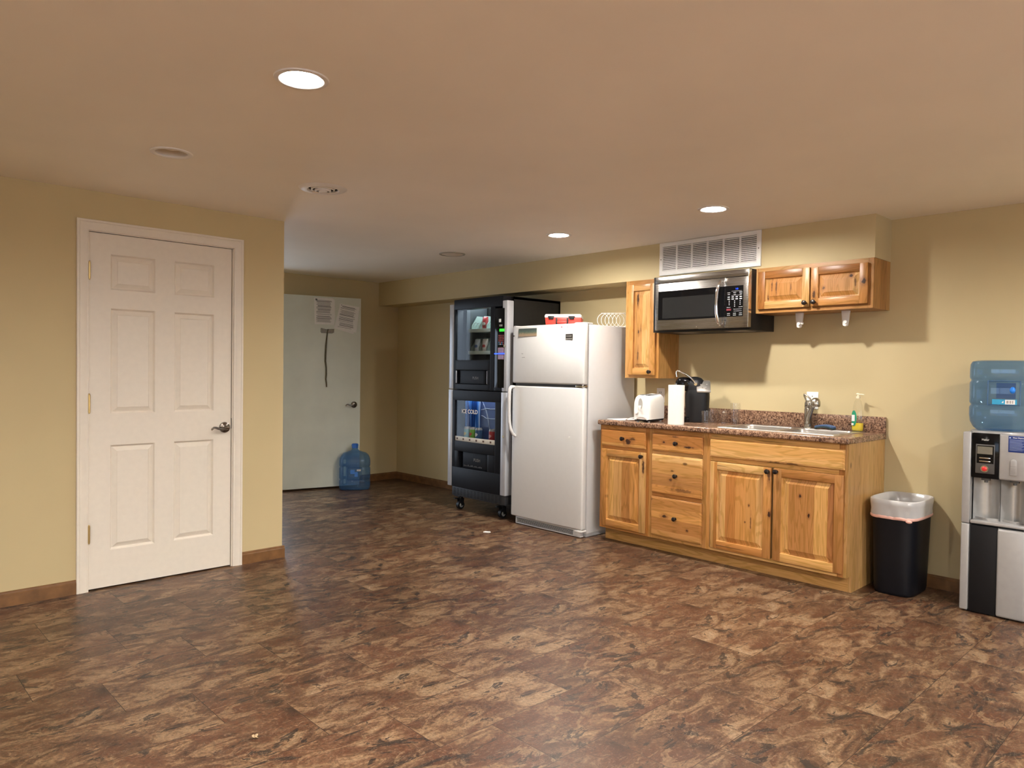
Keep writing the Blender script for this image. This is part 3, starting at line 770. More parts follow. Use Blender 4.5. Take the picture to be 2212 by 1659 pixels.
# ---- worktop with sink cut-out and backsplash
SKX0, SKX1, SKY0, SKY1 = 4.415, 4.855, 1.815, 2.585
t = thing('countertop', 'brown speckled laminate countertop with backsplash over the base cabinets', 'countertop', (4.6, 2.62, .8855))
m = MB(); y0, y1 = 1.6869, 3.5584; zb = .8862
m.box(4.3003, SKX0, y0, y1, zb, CT, .008, 3); m.box(SKX1, XK - .002, y0, y1, zb, CT); m.box(SKX0 - .012, SKX1 + .001, y0, SKY0, zb, CT); m.box(SKX0 - .012, SKX1 + .001, SKY1, y1, zb, CT)
part('worktop', m, M_granite, t, angle=30)
m = MB(); m.box(4.884, XK - .0005, y0, y1, CT - .001, 1.0236, .004, 2); part('backsplash', m, M_granite, t)

# ---- wall cabinets
WX = 4.6335; WF = WX - .019
WA = 0.80
Wv = wood('bright_hickory_stile', 'Z', .30, WA, streak=.22); Wh = wood('bright_hickory_rail', 'Y', .30, WA, streak=.25); Wp = wood('bright_hickory_panel', 'Z', .09, WA, streak=.22)
Ws = wood('bright_hickory_side', 'Z', .11, WA * .95, streak=.12, spread=.6)
def wallcab(label, y0, y1, z0, z1, b, doors):
    t = thing('wall_cabinet', label, 'cabinet', b)
    m = MB(); m.box(WX + .018, XK - .001, y0, y1, z0, z1 - .001); part('body', m, Ws, t, angle=0)
    m = MB(); m.mi = 0
    m.box(WX, WX + .0185, y0, y0 + .034, z0, z1 - .001, .001); m.box(WX, WX + .0185, y1 - .034, y1, z0, z1 - .001, .001)
    m.mi = 1
    m.box(WX + .0003, WX + .0185, y0 + .034, y1 - .034, z0, z0 + .034); m.box(WX + .0003, WX + .0185, y0 + .034, y1 - .034, z1 - .036, z1 - .001)
    part('face_frame', m, [Wv, Wh], t, angle=0)
    for (a0, a1, c0, c1, ky, kz, mats) in doors:
        d = leaf('door', t, WF, a0, a1, c0, c1, mats, stile=.050); knob(d, WF, ky, kz)
    return t
b = (4.77, 3.40, 1.2427)
wallcab('tall narrow hickory wall cabinet left of the microwave', 3.2406, 3.5587, 1.2427, SB, b,
        [(3.2680, 3.5235, 1.2680, 1.9720, 3.3064, 1.2921, [Wv, Wh, wood('tall_panel', 'Z', .09, WA, b, [(3.43, 1.86, .010, .055, 1.), (3.42, 1.60, .008, .022, 1.), (3.425, 1.42, .007, .05, .8), (3.40, 1.62, .004, .03, .7)], streak=.3)])])
b = (4.77, 2.07, 1.6999)
wallcab('short wide hickory wall cabinet with two doors right of the microwave', 1.6862, 2.4605, 1.6999, SB, b,
        [(2.0745, 2.4310, 1.7260, 1.9800, 2.0991, 1.7521, [Wv, Wh, wood('short_panel_l', 'Z', .09, WA, b, [(2.33, 1.88, .004, .04, .9), (2.30, 1.87, .005, .05, .8), (2.36, 1.80, .006, .02, 1.), (2.20, 1.86, .004, .03, .6)], streak=.3)]),
         (1.7150, 2.0665, 1.7280, 1.9775, 2.0406, 1.7530, [wood('short_stile_r', 'Z', .3, WA, b, [(1.738, 1.865, .014, .022, 1.), (2.045, 1.80, .010, .035, .9)], streak=.2), Wh, wood('short_panel_r', 'Z', .09, WA, b, [(1.815, 1.905, .012, .012, 1.), (1.985, 1.84, .010, .012, .8), (1.79, 1.86, .005, .03, .7)], streak=.25)])])
for i, (ya, s) in enumerate(((2.196, 'white plastic bracket under the short cabinet, nearer the microwave'), (1.893, 'white plastic bracket under the short cabinet, farther from the microwave'))):
    t = thing('towel_bracket', s, 'bracket', (4.75, ya, 1.6), group='white towel holder brackets')
    m = MB()
    m.prism([(ya - .0255, 1.6995), (ya + .0255, 1.6995), (ya + .020, 1.640), (ya + .014, 1.605), (ya, 1.598), (ya - .012, 1.605), (ya - .018, 1.640)], 'x', 4.735, 4.760, .003)
    part('arm', m, M_whitepl, t)
    m = MB(); m.cyl((4.72, ya - .006, 1.628), (4.735, ya - .006, 1.628), .011, n=16)
    if i == 0: m.box(4.725, 4.735, ya - .034, ya - .010, 1.622, 1.636, .002)
    part('peg', m, M_whitepl, t)

# ------------------------------------------------------------------ microwave
XM = 4.5156; y0, y1, z0, z1 = 2.4485, 3.2057, 1.6020, 1.9970
t = thing('microwave', 'stainless over-the-range microwave with black glass door between the wall cabinets', 'microwave', (4.71, 2.827, 1.58))
m = MB(); m.box(XM + .040, XK - .003, y0 + .003, 3.2400, 1.5880, SB - .004, .003); part('body', m, M_black, t)
yc, hw = (y0 + y1) / 2, (y1 - y0) / 2
bow = lambda v: (v.x + .010 * ((v.y - yc) / hw) ** 2 if v.x < XM + .02 else v.x, v.y, v.z)
cuts = {'y': [y0 + (y1 - y0) * k / 16 for k in range(1, 16)]}
m = MB(); m.box(XM, XM + .042, y0, y1, 1.9500, z1, .004, 2, cuts=cuts, fn=bow); part('vent_strip', m, M_steel_d, t)
m = MB(); m.box(XM, XM + .042, 2.6235, y1, z0, 1.9480, .004, 2, cuts=cuts, fn=bow); door = part('door', m, M_steel_d, t)
m = MB(); m.box(XM, XM + .042, y0, 2.6215, z0, 1.9480, .004, 2, cuts=cuts, fn=bow); pan = part('control_panel', m, M_steel_d, t)
def curved(mb, ya, yb, zb0, zb1, d, drop=0.0, n=12):
    def X(y): return XM + .010 * ((y - yc) / hw) ** 2 - d
    ys_ = [ya + (yb - ya) * k / n for k in range(n + 1)]
    dr = lambda y: -drop * (1 - ((y - (ya + yb) / 2) / ((yb - ya) / 2)) ** 2)
    mb.loft([[(X(y), y, zb0 + dr(y)), (X(y), y, zb1), (X(y) + d + .001, y, zb1), (X(y) + d + .001, y, zb0 + dr(y))] for y in ys_], True, True, True)
m = MB(); curved(m, 2.6240, 3.1750, 1.6775, 1.8885, .0012, .004); wn = part('window', m, M_blackgl, door, 'black glass window')
m = MB(); curved(m, 2.702, 3.136, 1.688, 1.840, .0018); part('window_mesh', m, plain('smoked_mesh', (.016, .016, .016), .16, spec=.25), door, 'grey see-through part of the window')
m = MB(); curved(m, 2.4870, 2.6210, 1.6775, 1.8885, .0012); part('keypad', m, M_blackgl, pan, 'black glass keypad')
rr = random.Random(4); m = MB(); xk = XM + .0045
def keyrow(z, ysl, w, h):
    for yy in ysl: m.box(xk - .0022 + .010 * ((yy - yc) / hw) ** 2 - .0045, xk + .010 * ((yy - yc) / hw) ** 2 - .0045, yy - w / 2, yy + w / 2, z - h / 2, z + h / 2)
for z, n, w, h in ((1.842, 3, .020, .0035), (1.830, 3, .016, .0035), (1.812, 4, .016, .006), (1.798, 4, .018, .006), (1.700, 3, .020, .0035), (1.688, 3, .022, .0035), (1.742, 2, .028, .0025)):
    keyrow(z, [2.592 - (.088) * k / (n - 1) for k in range(n)], w, h)
for z in (1.784, 1.772, 1.760): keyrow(z, (2.588, 2.548, 2.508), .005, .006)
keyrow(1.748, (2.548,), .005, .006); keyrow(1.728, (2.530,), .070, .0018); keyrow(1.715, (2.530,), .070, .0018); keyrow(1.8515, (2.546,), .10, .0014); keyrow(1.8225, (2.546,), .10, .0014)
part('key_marks', m, plain('key_print', (.42, .42, .42), .6), pan, 'small grey key markings', angle=0)
m = MB(); m.box(xk - .006, xk - .003, 2.572, 2.606, 1.719, 1.7325); part('stop_key', m, plain('maroon_key', (.16, .02, .03), .5), pan, 'dark red key', angle=0)
M_bluelit = emit('blue_digits', (.03, .10, 1.0), 3.0)
text('clock_digits', '1:0', .017, face_x(XM - .0008, 2.531, 1.8655), M_bluelit, pan)
m = MB(); pts = [(XM + .005, 2.646, 1.922), (XM - .018, 2.642, 1.926), (XM - .036, 2.648, 1.90), (XM - .044, 2.655, 1.85), (XM - .047, 2.659, 1.775), (XM - .044, 2.657, 1.70), (XM - .036, 2.652, 1.648), (XM - .018, 2.647, 1.622), (XM + .005, 2.650, 1.626)]
m.tube(pts, [.009, .010, .0115, .012, .012, .012, .0115, .010, .009], 14); part('handle', m, M_chrome, door, 'bowed silver handle', angle=60)
m = MB(); m.cyl((XM - .002, 2.84, 1.618), (XM + .004, 2.84, 1.618), .004, n=14); part('badge', m, M_chrome, door)
m = MB(); m.box(XM + .006, XM + .045, y0 - .002, y0 + .003, z0 + .002, z1 - .002, .001); part('side_trim', m, M_chrome, t, 'bright edge trim')
for a in (2.60, 3.02):
    m = MB(); m.box(4.62, 4.78, a - .08, a + .08, 1.5862, 1.5885); part('filter', m, plain('filter_mesh', (.30, .28, .25), .5, .6), t, 'grey grease filter under the microwave')

# ------------------------------------------------------------------ refrigerator
XF = 4.2126; fy0, fy1 = 3.6350, 4.4280
t = thing('refrigerator', 'white top-freezer refrigerator between the vending machine and the base cabinets', 'refrigerator', (4.53, 4.03, 0))
m = MB(); m.box(4.282, 4.865, fy0, fy1, .030, 1.6520, .006, 2); m.box(4.30, 4.85, fy0 + .02, fy1 - .02, .001, .034); part('body', m, M_white, t)
M_whitetex = plain('white_textured_door', (.65, .64, .62), 0.34, var=0.01, bump=0.12, bscale=420)
fyc, fhw = (fy0 + fy1) / 2, (fy1 - fy0) / 2
fb = lambda v: (v.x + .010 * abs((v.y - fyc) / fhw) ** 3 if v.x < 4.24 else v.x, v.y, v.z)
fc = {'y': [fy0 + (fy1 - fy0) * k / 14 for k in range(1, 14)]}
m = MB(); m.box(XF, 4.272, fy0, fy1, 1.1845, 1.6590, .012, 3, cuts=fc, fn=fb); frz = part('freezer_door', m, M_whitetex, t)
m = MB(); m.box(XF, 4.272, fy0, fy1, .0660, 1.1610, .012, 3, cuts=fc, fn=fb); frg = part('fridge_door', m, M_whitetex, t)
for nm, a, b_ in (('freezer_gasket', 1.192, 1.648), ('fridge_gasket', .075, 1.150)):
    m = MB(); m.box(4.270, 4.283, fy0 + .010, fy1 - .010, a, b_); part(nm, m, plain('grey_gasket_' + nm, (.42, .41, .40), .6), t, 'grey door seal')
m = MB(); m.box(4.235, 4.285, fy0 + .03, fy1 - .03, 1.161, 1.184); part('door_gap', m, plain('gap_dark', (.05, .05, .05), .7), t, 'dark gap between the doors')
m = MB(); m.box(4.222, 4.30, fy0 + .006, fy0 + .085, 1.1635, 1.1800, .003); m.cyl((4.24, fy0 + .022, 1.158), (4.24, fy0 + .022, 1.186), .008, n=14); part('middle_hinge', m, M_chrome, t, 'metal middle hinge')
m = MB(); m.box(4.224, 4.330, fy0 + .004, fy0 + .105, 1.6530, 1.6660, .006); part('top_hinge_cover', m, M_white, t)
m = MB(); m.box(4.224, 4.30, fy1 - .035, fy1 - .008, 1.6550, 1.6640, .004); part('top_bumper', m, M_white, t)
m = MB(); yh = fy1 - .022
pts = [(XF + .012, yh, 1.150), (XF - .020, yh + .002, 1.150), (XF - .034, yh + .004, 1.135), (XF - .038, yh + .005, 1.08), (XF - .038, yh + .005, .95), (XF - .036, yh + .003, .86), (XF - .030, yh - .006, .80), (XF - .014, yh - .022, .755), (XF + .004, yh - .034, .736)]
rings = []
m.tube(pts, [.014, .015, .016, .015, .014, .014, .014, .013, .010], 14); part('handle', m, M_white, frg, 'long white bow handle', angle=60)
m = MB(); m.cyl((XF - .002, 3.767, .775), (XF + .004, 3.767, .775), .006, n=16); part('door_plug', m, M_whitepl, frg)
m = MB(); m.cyl((XF, fy1 - .020, 1.578), (XF + .012, fy1 - .020, 1.578), .005, n=12); part('screw', m, M_nickel, frz, 'screw left where a handle was')
# base grille
m = MB(); gy0, gy1 = 3.735, 4.372; xg = 4.236
m.box(xg, xg + .04, gy0 - .075, gy1 + .008, .004, .0130, .003); m.box(xg, xg + .04, gy0 - .075, gy1 + .008, .052, .0625, .003); m.box(xg, xg + .04, gy1, gy1 + .008, .004, .0625, .003); m.box(xg, xg + .04, gy0 - .072, gy0, .004, .0625, .004)
gr = part('base_grille', m, M_white, t)
m = MB()
for k in range(4): m.box(xg + .002, xg + .018, gy0, gy1, .0190 + k * .0085, .0205 + k * .0085)
part('grille_slats', m, M_white, gr, angle=0)
m = MB(); m.box(xg + .030, xg + .036, gy0, gy1, .012, .053); part('grille_void', m, M_dark, gr, 'dark gap behind the slats', angle=0)
m = MB(); m.box(4.222, 4.29, fy0 + .004, fy0 + .075, .046, .060, .004); m.cyl((4.24, fy0 + .02, .046), (4.24, fy0 + .02, .066), .007, n=12); part('foot_hinge', m, M_whitepl, t)
# scuffs on the freezer door
for (ya, yb_, za, zb_) in ((4.312, 4.290, 1.428, 1.425), (4.305, 4.270, 1.395, 1.396)):
    m = MB(); m.loft([[(XF + .0005, ya, za), (XF + .0005, ya, za + .003)], [(XF + .0002, yb_, zb_), (XF + .0002, yb_, zb_ + .0035)]], False)
    part('scuff_mark', m, M_print, frz, 'grey scuff mark', angle=0)
# things stuck on the freezer door
def sea_mat():
    mm, nt, out = new_mat('beach_picture'); g = G(nt); xx, yy, zz = g.sep(g.obj())[:3]
    f = g.math('ADD', g.math('DIVIDE', zz, .065), g.math('MULTIPLY', g.math('SUBTRACT', g.noise(g.comb(0.0, g.math('MULTIPLY', yy, 1.0), g.math('MULTIPLY', zz, 3.0)), 45.0, 4), .5), .45))
    g.bsdf(out, g.ramp(f, [(.0, (.36, .25, .16)), (.30, (.30, .22, .13)), (.42, (.16, .16, .10)), (.6, (.075, .11, .085)), (.85, (.05, .07, .06)), (1.0, (.04, .045, .04))]), .4); return mm
m = MB(); m.box(XF - .0022, XF + .0032, 4.1365, 4.3455, 1.5705, 1.6360, .0008)
solo('picture_magnet', m, sea_mat(), 'wide beach picture magnet on the freezer door, upper left', 'magnet', (XF, 4.241, 1.5705), angle=0)
t2 = thing('label_sticker', 'small white repair sticker with red and black lettering on the freezer door', 'sticker', (XF, 3.828, 1.605))
m = MB(); m.box(XF + .0003, XF + .0040, 3.775, 3.880, 1.6000, 1.6450, .0004); part('sheet', m, plain('sticker_white', (.80, .79, .77), .4), t2, angle=0)
text('red_lettering', '\u2666FIX', .0165, face_x(XF + .0000, 3.851, 1.634), plain('sticker_red', (.30, .03, .04), .5), t2)
text('black_lettering', 'Team', .0165, face_x(XF + .0000, 3.8035, 1.634), M_ink, t2)
m = MB()
for a0, a1, zz in ((3.868, 3.79, 1.622), (3.874, 3.835, 1.612), (3.82, 3.79, 1.613), (3.874, 3.785, 1.6055)): m.box(XF - .0002, XF + .0006, a1, a0, zz - .0012, zz + .0012)
part('small_print', m, plain('pale_print', (.50, .49, .46), .7), t2, angle=0)
t2 = thing('dark_magnet', 'small dark rectangular magnet on the freezer door, upper right', 'magnet', (XF, 3.783, 1.535))
m = MB(); m.box(XF - .001, XF + .0055, 3.7470, 3.8205, 1.5350, 1.5790, .0008); part('plate', m, plain('dark_brown_plate', (.022, .018, .014), .4), t2, angle=0)
m = MB(); m.box(XF - .0016, XF + .0006, 3.7480, 3.8195, 1.5365, 1.5460); part('grey_band', m, plain('grey_band', (.16, .15, .13), .5), t2, 'grey band along the bottom', angle=0)
m = MB(); m.tube([(XF - .0015, 3.812 - .055 * k / 12, 1.5615 + .003 * math.sin(k * 1.9)) for k in range(13)], .0016, 6); part('script_mark', m, plain('pale_script', (.30, .28, .25), .5), t2, 'pale script line')

# ------------------------------------------------------------------ on top of the refrigerator
FT = 1.6520
# lunch cooler, turned towards the room
cx, cy = 4.422, 4.042; A = math.radians(36)
t = thing('lunch_cooler', 'small red cooler box with white lid and black latches on the refrigerator', 'cooler', (cx, cy, FT), rotz=A)
# local: -x is the front, y to the left
m = MB(); m.prism([(-.146, .001), (-.150, .078), (.150, .078), (.140, .001)], 'x', 0.0, .205, .006); part('tub', m, M_red, t)
m = MB(); m.prism([(-.152, .078), (-.152, .094), (-.143, .105), (.143, .105), (.152, .094), (.152, .078)], 'x', -.004, .210, .003); part('lid', m, plain('white_lid', (.80, .72, .68), .4), t)
for yy in (.098, -.072):
    m = MB(); m.box(-.014, -.003, yy - .020, yy + .020, .062, .090, .003); m.box(-.012, -.001, yy - .026, yy + .026, .078, .089, .002); part('latch', m, M_black, t, 'black latch')
for yy in (.052, -.038):
    m = MB(); m.box(-.012, .001, yy - .007, yy + .007, .004, .074, .002); part('handle_pivot', m, M_black, t, 'black pivot')
m = MB(); m.box(-.016, -.004, -.033, .047, .030, .048, .004); part('carry_handle', m, M_red, t)
m = MB(); m.box(-.0015, .0, -.135, .135, .052, .060); part('rim_ridge', m, M_red, t)
# coiled wire rack
t = thing('wire_rack', 'coiled white wire rack on top of the refrigerator behind the cooler box', 'rack', (4.66, 3.72, FT))
m = MB(); pts = []; N = 150; turns = 6.5
for k in range(N + 1):
    f = k / N; a = 2 * math.pi * turns * f
    c0 = Vector((4.62, 3.800, FT + .060)).lerp(Vector((4.74, 3.640, FT + .060)), f)
    side = Vector((.62, -.45, 0)).normalized()
    pts.append(c0 + side * .058 * math.sin(a) + Vector((0, 0, .056)) * math.cos(a) + Vector((.45, .62, 0)) * .010 * math.sin(a))
m.tube(pts, .0022, 6); part('wire_coil', m, M_whitepl, t, angle=60)
m = MB(); m.tube([(4.600, 3.815, FT + .004), (4.755, 3.640, FT + .004)], .003, 8); m.tube([(4.630, 3.830, FT + .004), (4.78, 3.655, FT + .004)], .003, 8); part('base_wire', m, M_whitepl, t)

# ------------------------------------------------------------------ vending machine
VX = 4.215; vy0, vy1 = 4.4885, 5.2680; vyc = (vy0 + vy1) / 2
t = thing('vending_machine', 'tall black snack and drink vending machine on casters left of the refrigerator', 'vending machine', (4.55, vyc, 0))
m = MB(); XI = 4.305; XBK = 4.885
m.box(XI, XBK, vy0 + .012, vy0 + .030, .13, 1.920); m.box(XI, XBK, vy1 - .030, vy1 - .012, .13, 1.920); m.box(XI, XBK, vy0 + .012, vy1 - .012, 1.900, 1.924); m.box(XBK - .02, XBK, vy0 + .012, vy1 - .012, .13, 1.92)
m.box(XI, XBK, vy0 + .012, vy1 - .012, 1.095, 1.115); m.box(XI, XBK, vy0 + .012, vy1 - .012, .13, .40); m.box(XI, XBK, vy0 + .012, vy1 - .012, 1.13, 1.29); m.box(4.62, 4.64, vy0 + .02, vy1 - .02, .4, 1.9)
m.box(XI, 4.62, vy0 + .02, 4.685, 1.29, 1.90); m.box(XI, 4.62, vy0 + .02, 4.610, .4, 1.10)
part('body', m, M_vendside, t, angle=0)
vhw = .355
vf = lambda v: (v.x - .016 * (1 - min(1, abs((v.y - 4.878) / vhw)) ** 2) if v.x < VX + .06 else v.x, v.y, v.z)
vcut = {'y': [vy0 + (vy1 - vy0) * k / 20 for k in range(1, 20)]}
def vbox(m, a0, a1, c0, c1, x0=VX, x1=XI, bev=.003): m.box(x0, x1, a0, a1, c0, c1, bev, 2, cuts=vcut, fn=vf)
# upper door
m = MB()
vbox(m, 4.5400, 5.2040, 1.8360, 1.9265); vbox(m, 5.1800, 5.2040, 1.1100, 1.84); vbox(m, 4.6400, 4.6920, 1.1100, 1.84)
vbox(m, 4.6900, 5.1820, 1.2870, 1.3760); vbox(m, 4.6900, 5.1820, 1.1100, 1.1590); vbox(m, 4.5480, 4.642, 1.1100, 1.1400)
vbox(m, 4.7250, 5.1610, 1.158, 1.288, VX + .035, XI); vbox(m, 5.158, 5.182, 1.158, 1.288); vbox(m, 4.688, 4.727, 1.158, 1.288)
ud = part('snack_door', m, M_vend, t, angle=25)
m = MB(); vbox(m, 4.7600, 5.1300, 1.1620, 1.2840, VX + .020, VX + .034); fl1 = part('delivery_flap', m, plain('flap_black', (.009, .009, .011), .45, spec=.15), ud)
for a in (4.732, 5.156):
    m = MB(); m.box(VX - .010, VX - .002, a - .004, a + .004, 1.166, 1.280, .002); part('flap_edge', m, M_silverstrip, ud, 'thin grey edge strip')
M_pushgrey = plain('push_letters', (.16, .16, .17), .5)
text('push_lettering', 'PUSH', .034, face_x(VX + .0030, 4.900, 1.215), M_pushgrey, ud)
m = MB(); m.box(VX - .006, VX + .010, 4.5200, 4.6420, 1.1380, 1.8200, .002); sp = part('selection_panel', m, M_blackgl, ud, 'glossy black selection panel')
xs = VX - .0075
m = MB(); m.box(xs, xs + .003, 4.562, 4.588, 1.700, 1.728, .001); part('coin_slot', m, M_whitepl, sp, 'white coin slot')
m = MB(); m.box(xs, xs + .003, 4.520, 4.580, 1.620, 1.643, .001); part('credit_display', m, emit('green_display', (.05, .85, .05), 1.6), sp, 'glowing green display')
M_key = plain('red_key', (.26, .05, .05), .5); M_keyb = plain('blue_key', (.05, .16, .30), .5); M_keyw = plain('white_key', (.6, .55, .5), .5)
for r_ in range(6):
    for c_ in range(4):
        m = MB(); a = 4.586 - c_ * .018; z = 1.586 - r_ * .015
        m.box(xs, xs + .003, a - .006, a + .006, z - .005, z + .005, .001)
        part('key', m, M_keyb if (r_ >= 4 and c_ in (0, 2)) else (M_keyw if (r_ == 5 and c_ == 1) or (r_ == 4 and c_ == 2) else M_key), sp)
M_lcd = plain('lilac_label', (.30, .22, .34), .4); M_frame_r = plain('pink_frame', (.55, .30, .32), .5)
for za, zb_ in ((1.437, 1.482), (1.382, 1.424)):
    m = MB(); m.box(xs + .001, xs + .003, 4.522, 4.596, za, zb_); part('price_card', m, M_frame_r, sp, 'pale framed card', angle=0)
    m = MB(); m.box(xs - .0005, xs + .003, 4.527, 4.591, za + .004, zb_ - .004); part('price_print', m, M_lcd, sp, angle=0)
m = MB(); m.box(xs - .004, xs + .004, 4.518, 4.638, 1.4265, 1.4345, .001); part('blue_light_bar', m, emit('blue_led', (.03, .08, 1.0), 4.0), sp, 'glowing blue light bar')
m = MB()
for r_ in (1.676, 1.667): m.box(xs, xs + .002, 4.545, 4.582, r_ - .002, r_ + .002)
part('coin_print', m, M_keyw, sp, angle=0)
# lower door
m = MB()
vbox(m, 4.5500, 5.2120, 1.0100, 1.1020); vbox(m, 5.1740, 5.2120, .3960, 1.015); vbox(m, 4.5500, 4.6230, .3960, 1.015)
vbox(m, 4.6200, 5.1760, .5480, .6400); vbox(m, 4.5500, 5.2140, .2160, .3990); vbox(m, 5.115, 5.176, .398, .549); vbox(m, 4.620, 4.712, .398, .549)
vbox(m, 4.71, 5.116, .398, .549, VX + .045, XI)
ld = part('drink_door', m, M_vend, t, angle=25)
m = MB(); vbox(m, 4.7200, 5.0700, .4020, .5450, VX + .022, VX + .044); part('delivery_flap', m, plain('flap_black_low', (.007, .007, .009), .45, spec=.15), ld)
text('push_lettering', 'PUSH', .038, face_x(VX + .0052, 4.868, .482), plain('push_letters_low', (.22, .21, .19), .5), ld)
m = MB()
rr = random.Random(9)
for k in range(14):
    a = 5.04 - k * .018; h_ = .004 + rr.random() * .012
    m.box(VX + .0045, VX + .0065, a - .007, a + .007, .418, .418 + h_)
part('scuff_marks', m, plain('flap_scuffs', (.07, .07, .075), .8), ld, 'grey scuffs', angle=0)
m = MB(); m.box(VX + .010, XI + .02, vy0 + .012, vy1 - .050, .1300, .2150, .004)
lv = part('louvre_panel', m, plain('louvre_black', (.022, .022, .024), .5), t)
m = MB()
for r_ in range(6):
    for c_ in range(14):
        a = 4.545 + c_ * .0475
        m.box(VX + .0075, VX + .012, a, a + .034, .142 + r_ * .011, .1465 + r_ * .011)
part('louvre_slots', m, M_dark, lv, 'rows of dark slots', angle=0)
# silver corner strips
for nm, ya, yb_, za, zb_ in (('corner_strip', 5.2040, vy1, 1.1100, 1.8870), ('corner_strip', 5.2120, vy1 + .006, .2170, 1.1060), ('corner_strip', vy0, 4.5480, 1.1060, 1.8840), ('corner_strip', vy0 + .003, 4.5560, .2150, 1.1010)):
    m = MB(); m.box(VX - .003, VX + .075, ya, yb_, za, zb_, .006, 2); part(nm, m, M_silverstrip, t, 'silver corner strip')
for a, z in ((4.512, 1.4953), (4.5142, .7226)):
    m = MB(); m.cyl((VX - .010, a, z), (VX - .002, a, z), .012, n=20); m.cyl((VX - .012, a, z), (VX - .009, a, z), .007, n=16); part('lock', m, M_chrome, t, 'round chrome lock')
# windows
m = MB(); vbox(m, 4.6900, 5.1820, 1.3740, 1.8380, VX + .012, VX + .016, 0); part('snack_window', m, M_pane, ud, 'clear window pane')
m = MB(); vbox(m, 4.6210, 5.1760, .6800, 1.0120, VX + .012, VX + .016, 0); part('drink_window', m, M_pane, ld, 'clear window pane')
m = MB(); vbox(m, 4.6210, 5.1760, .6400, .6800, VX + .008, VX + .020, .001); pr = part('price_strip', m, plain('cream_strip', (.62, .58, .50), .5), ld, 'cream price strip')
m = MB()
for k in range(6):
    a = 5.150 - k * .092; off = -.016 * (1 - (abs((a - 4.878) / vhw)) ** 2)
    m.box(VX + .0065 + off, VX + .009 + off, a - .020, a, .652, .668); 
part('price_tags', m, plain('tag_brown', (.10, .05, .03), .6), pr, 'small dark price marks', angle=0)
# inside: snack shelves
M_shelf = plain('pale_tray', (.60, .68, .62), .4); M_div = clear_mat('pale_divider', (.60, .66, .62), .04, (.55, .66, .60), .35)
m = MB(); m.box(4.36, 4.61, 5.196, 5.200, 1.29, 1.90); part('inner_wall', m, plain('inner_grey', (.05, .055, .06), .3), t)
for z in (1.640, 1.436):
    m = MB(); m.box(4.385, 4.61, 4.69, 5.215, z, z + .006); m.box(4.380, 4.386, 4.69, 5.215, z - .004, z + .028, .001); sh = part('snack_tray', m, M_shelf, t, 'pale green snack tray')
    for k in range(5):
        a = 5.165 - k * .105
        m = MB(); m.prism([(4.39, z + .006), (4.395, z + .060), (4.46, z + .150), (4.60, z + .150), (4.60, z + .006)], 'y', a - .002, a + .002); part('tray_divider', m, M_div, sh, 'pale divider', angle=0)
        m = MB(); pts = [(4.392 + .20 * q / 40, a - .052 + .030 * math.cos(q * .8), z + .050 + .038 * math.sin(q * .8)) for q in range(41)]
        m.tube(pts, .0018, 5); part('dispensing_coil', m, M_silver, sh, angle=60)
m = MB(); m.box(4.36, 4.60, 4.70, 5.19, 1.886, 1.898); M_cab = emit('cabinet_lamp', (.80, .95, 1.0), 9.0); part('light_strip', m, M_cab, t, 'added hidden light strip for the trays')
m = MB(); m.box(4.312, 4.330, 4.697, 4.706, 1.39, 1.82); part('light_strip', m, M_cab, t, 'added hidden light strip for the trays')  # added strip, hidden behind the door bar, to brighten the trays
def bag(cx_, cy_, z, label, mats):
    tt = thing('snack_bag', label, 'snack', (cx_, cy_, z))
    m = MB(); rings = []
    for k in range(9):
        f = k / 8; th = .026 * math.sin(math.pi * min(1, max(0, f))) ** .6 + .001; w = .034 + .003 * math.cos(f * 6.28)
        rings.append([(cx_ + th * math.cos(q * math.pi / 8) , cy_ + w * math.sin(q * math.pi / 8), z + .13 * f) for q in range(16)])
    m.loft(rings, True, True, True); part('pouch', m, mats[0], tt)
    m = MB(); m.sphere((cx_ - .020, cy_, z + .065), .020, .35, 1.0, 1.2, 16); part('front_mark', m, mats[1], tt)
M_bagr = plain('red_foil', (.42, .05, .05), .35); M_bagw = plain('white_foil', (.65, .60, .55), .35)
bag(4.425, 5.008, 1.648, 'red snack bag on the upper tray of the vending machine', [M_bagr, M_bagw])
bag(4.425, 5.003, 1.444, 'red and white snack bag on the lower tray of the vending machine', [M_bagw, M_bagr])
bag(4.425, 5.112, 1.444, 'pale snack bag on the lower tray of the vending machine', [plain('pale_foil', (.5, .55, .6), .3), plain('blue_foil', (.10, .16, .35), .35)])
m = MB(); m.box(4.40, 4.60, 4.70, 5.19, 1.300, 1.306); part('chute_floor', m, M_black, t)
# inside: drinks
def drink_back():
    mm, nt, out = new_mat('blue_drink_backdrop'); g = G(nt); xx, yy, zz = g.sep(g.obj())[:3]
    n = g.noise(g.comb(0.0, g.math('MULTIPLY', yy, 26.0), g.math('MULTIPLY', zz, 1.4)), 1.0, 3, .55, .8)
    col = g.ramp(n, [(.30, (.004, .012, .05)), (.44, (.008, .05, .24)), (.52, (.02, .14, .50)), (.60, (.10, .26, .62)), (.70, (.60, .66, .78))])  # streaks are reflections of the curved lining, painted into the colour
    g.bsdf(out, col, .25); return mm
m = MB(); m.box(4.378, 4.388, 4.615, 5.225, .655, 1.05); bk = part('drink_backdrop', m, drink_back(), t, 'blue backdrop with reflections painted as vertical streaks')
m = MB(); m.box(4.370, 4.3775, 4.615, 5.000, .655, 1.05); bp = part('side_poster', m, plain('navy_poster', (.022, .050, .17), .3), t, 'plain blue poster')
m = MB()
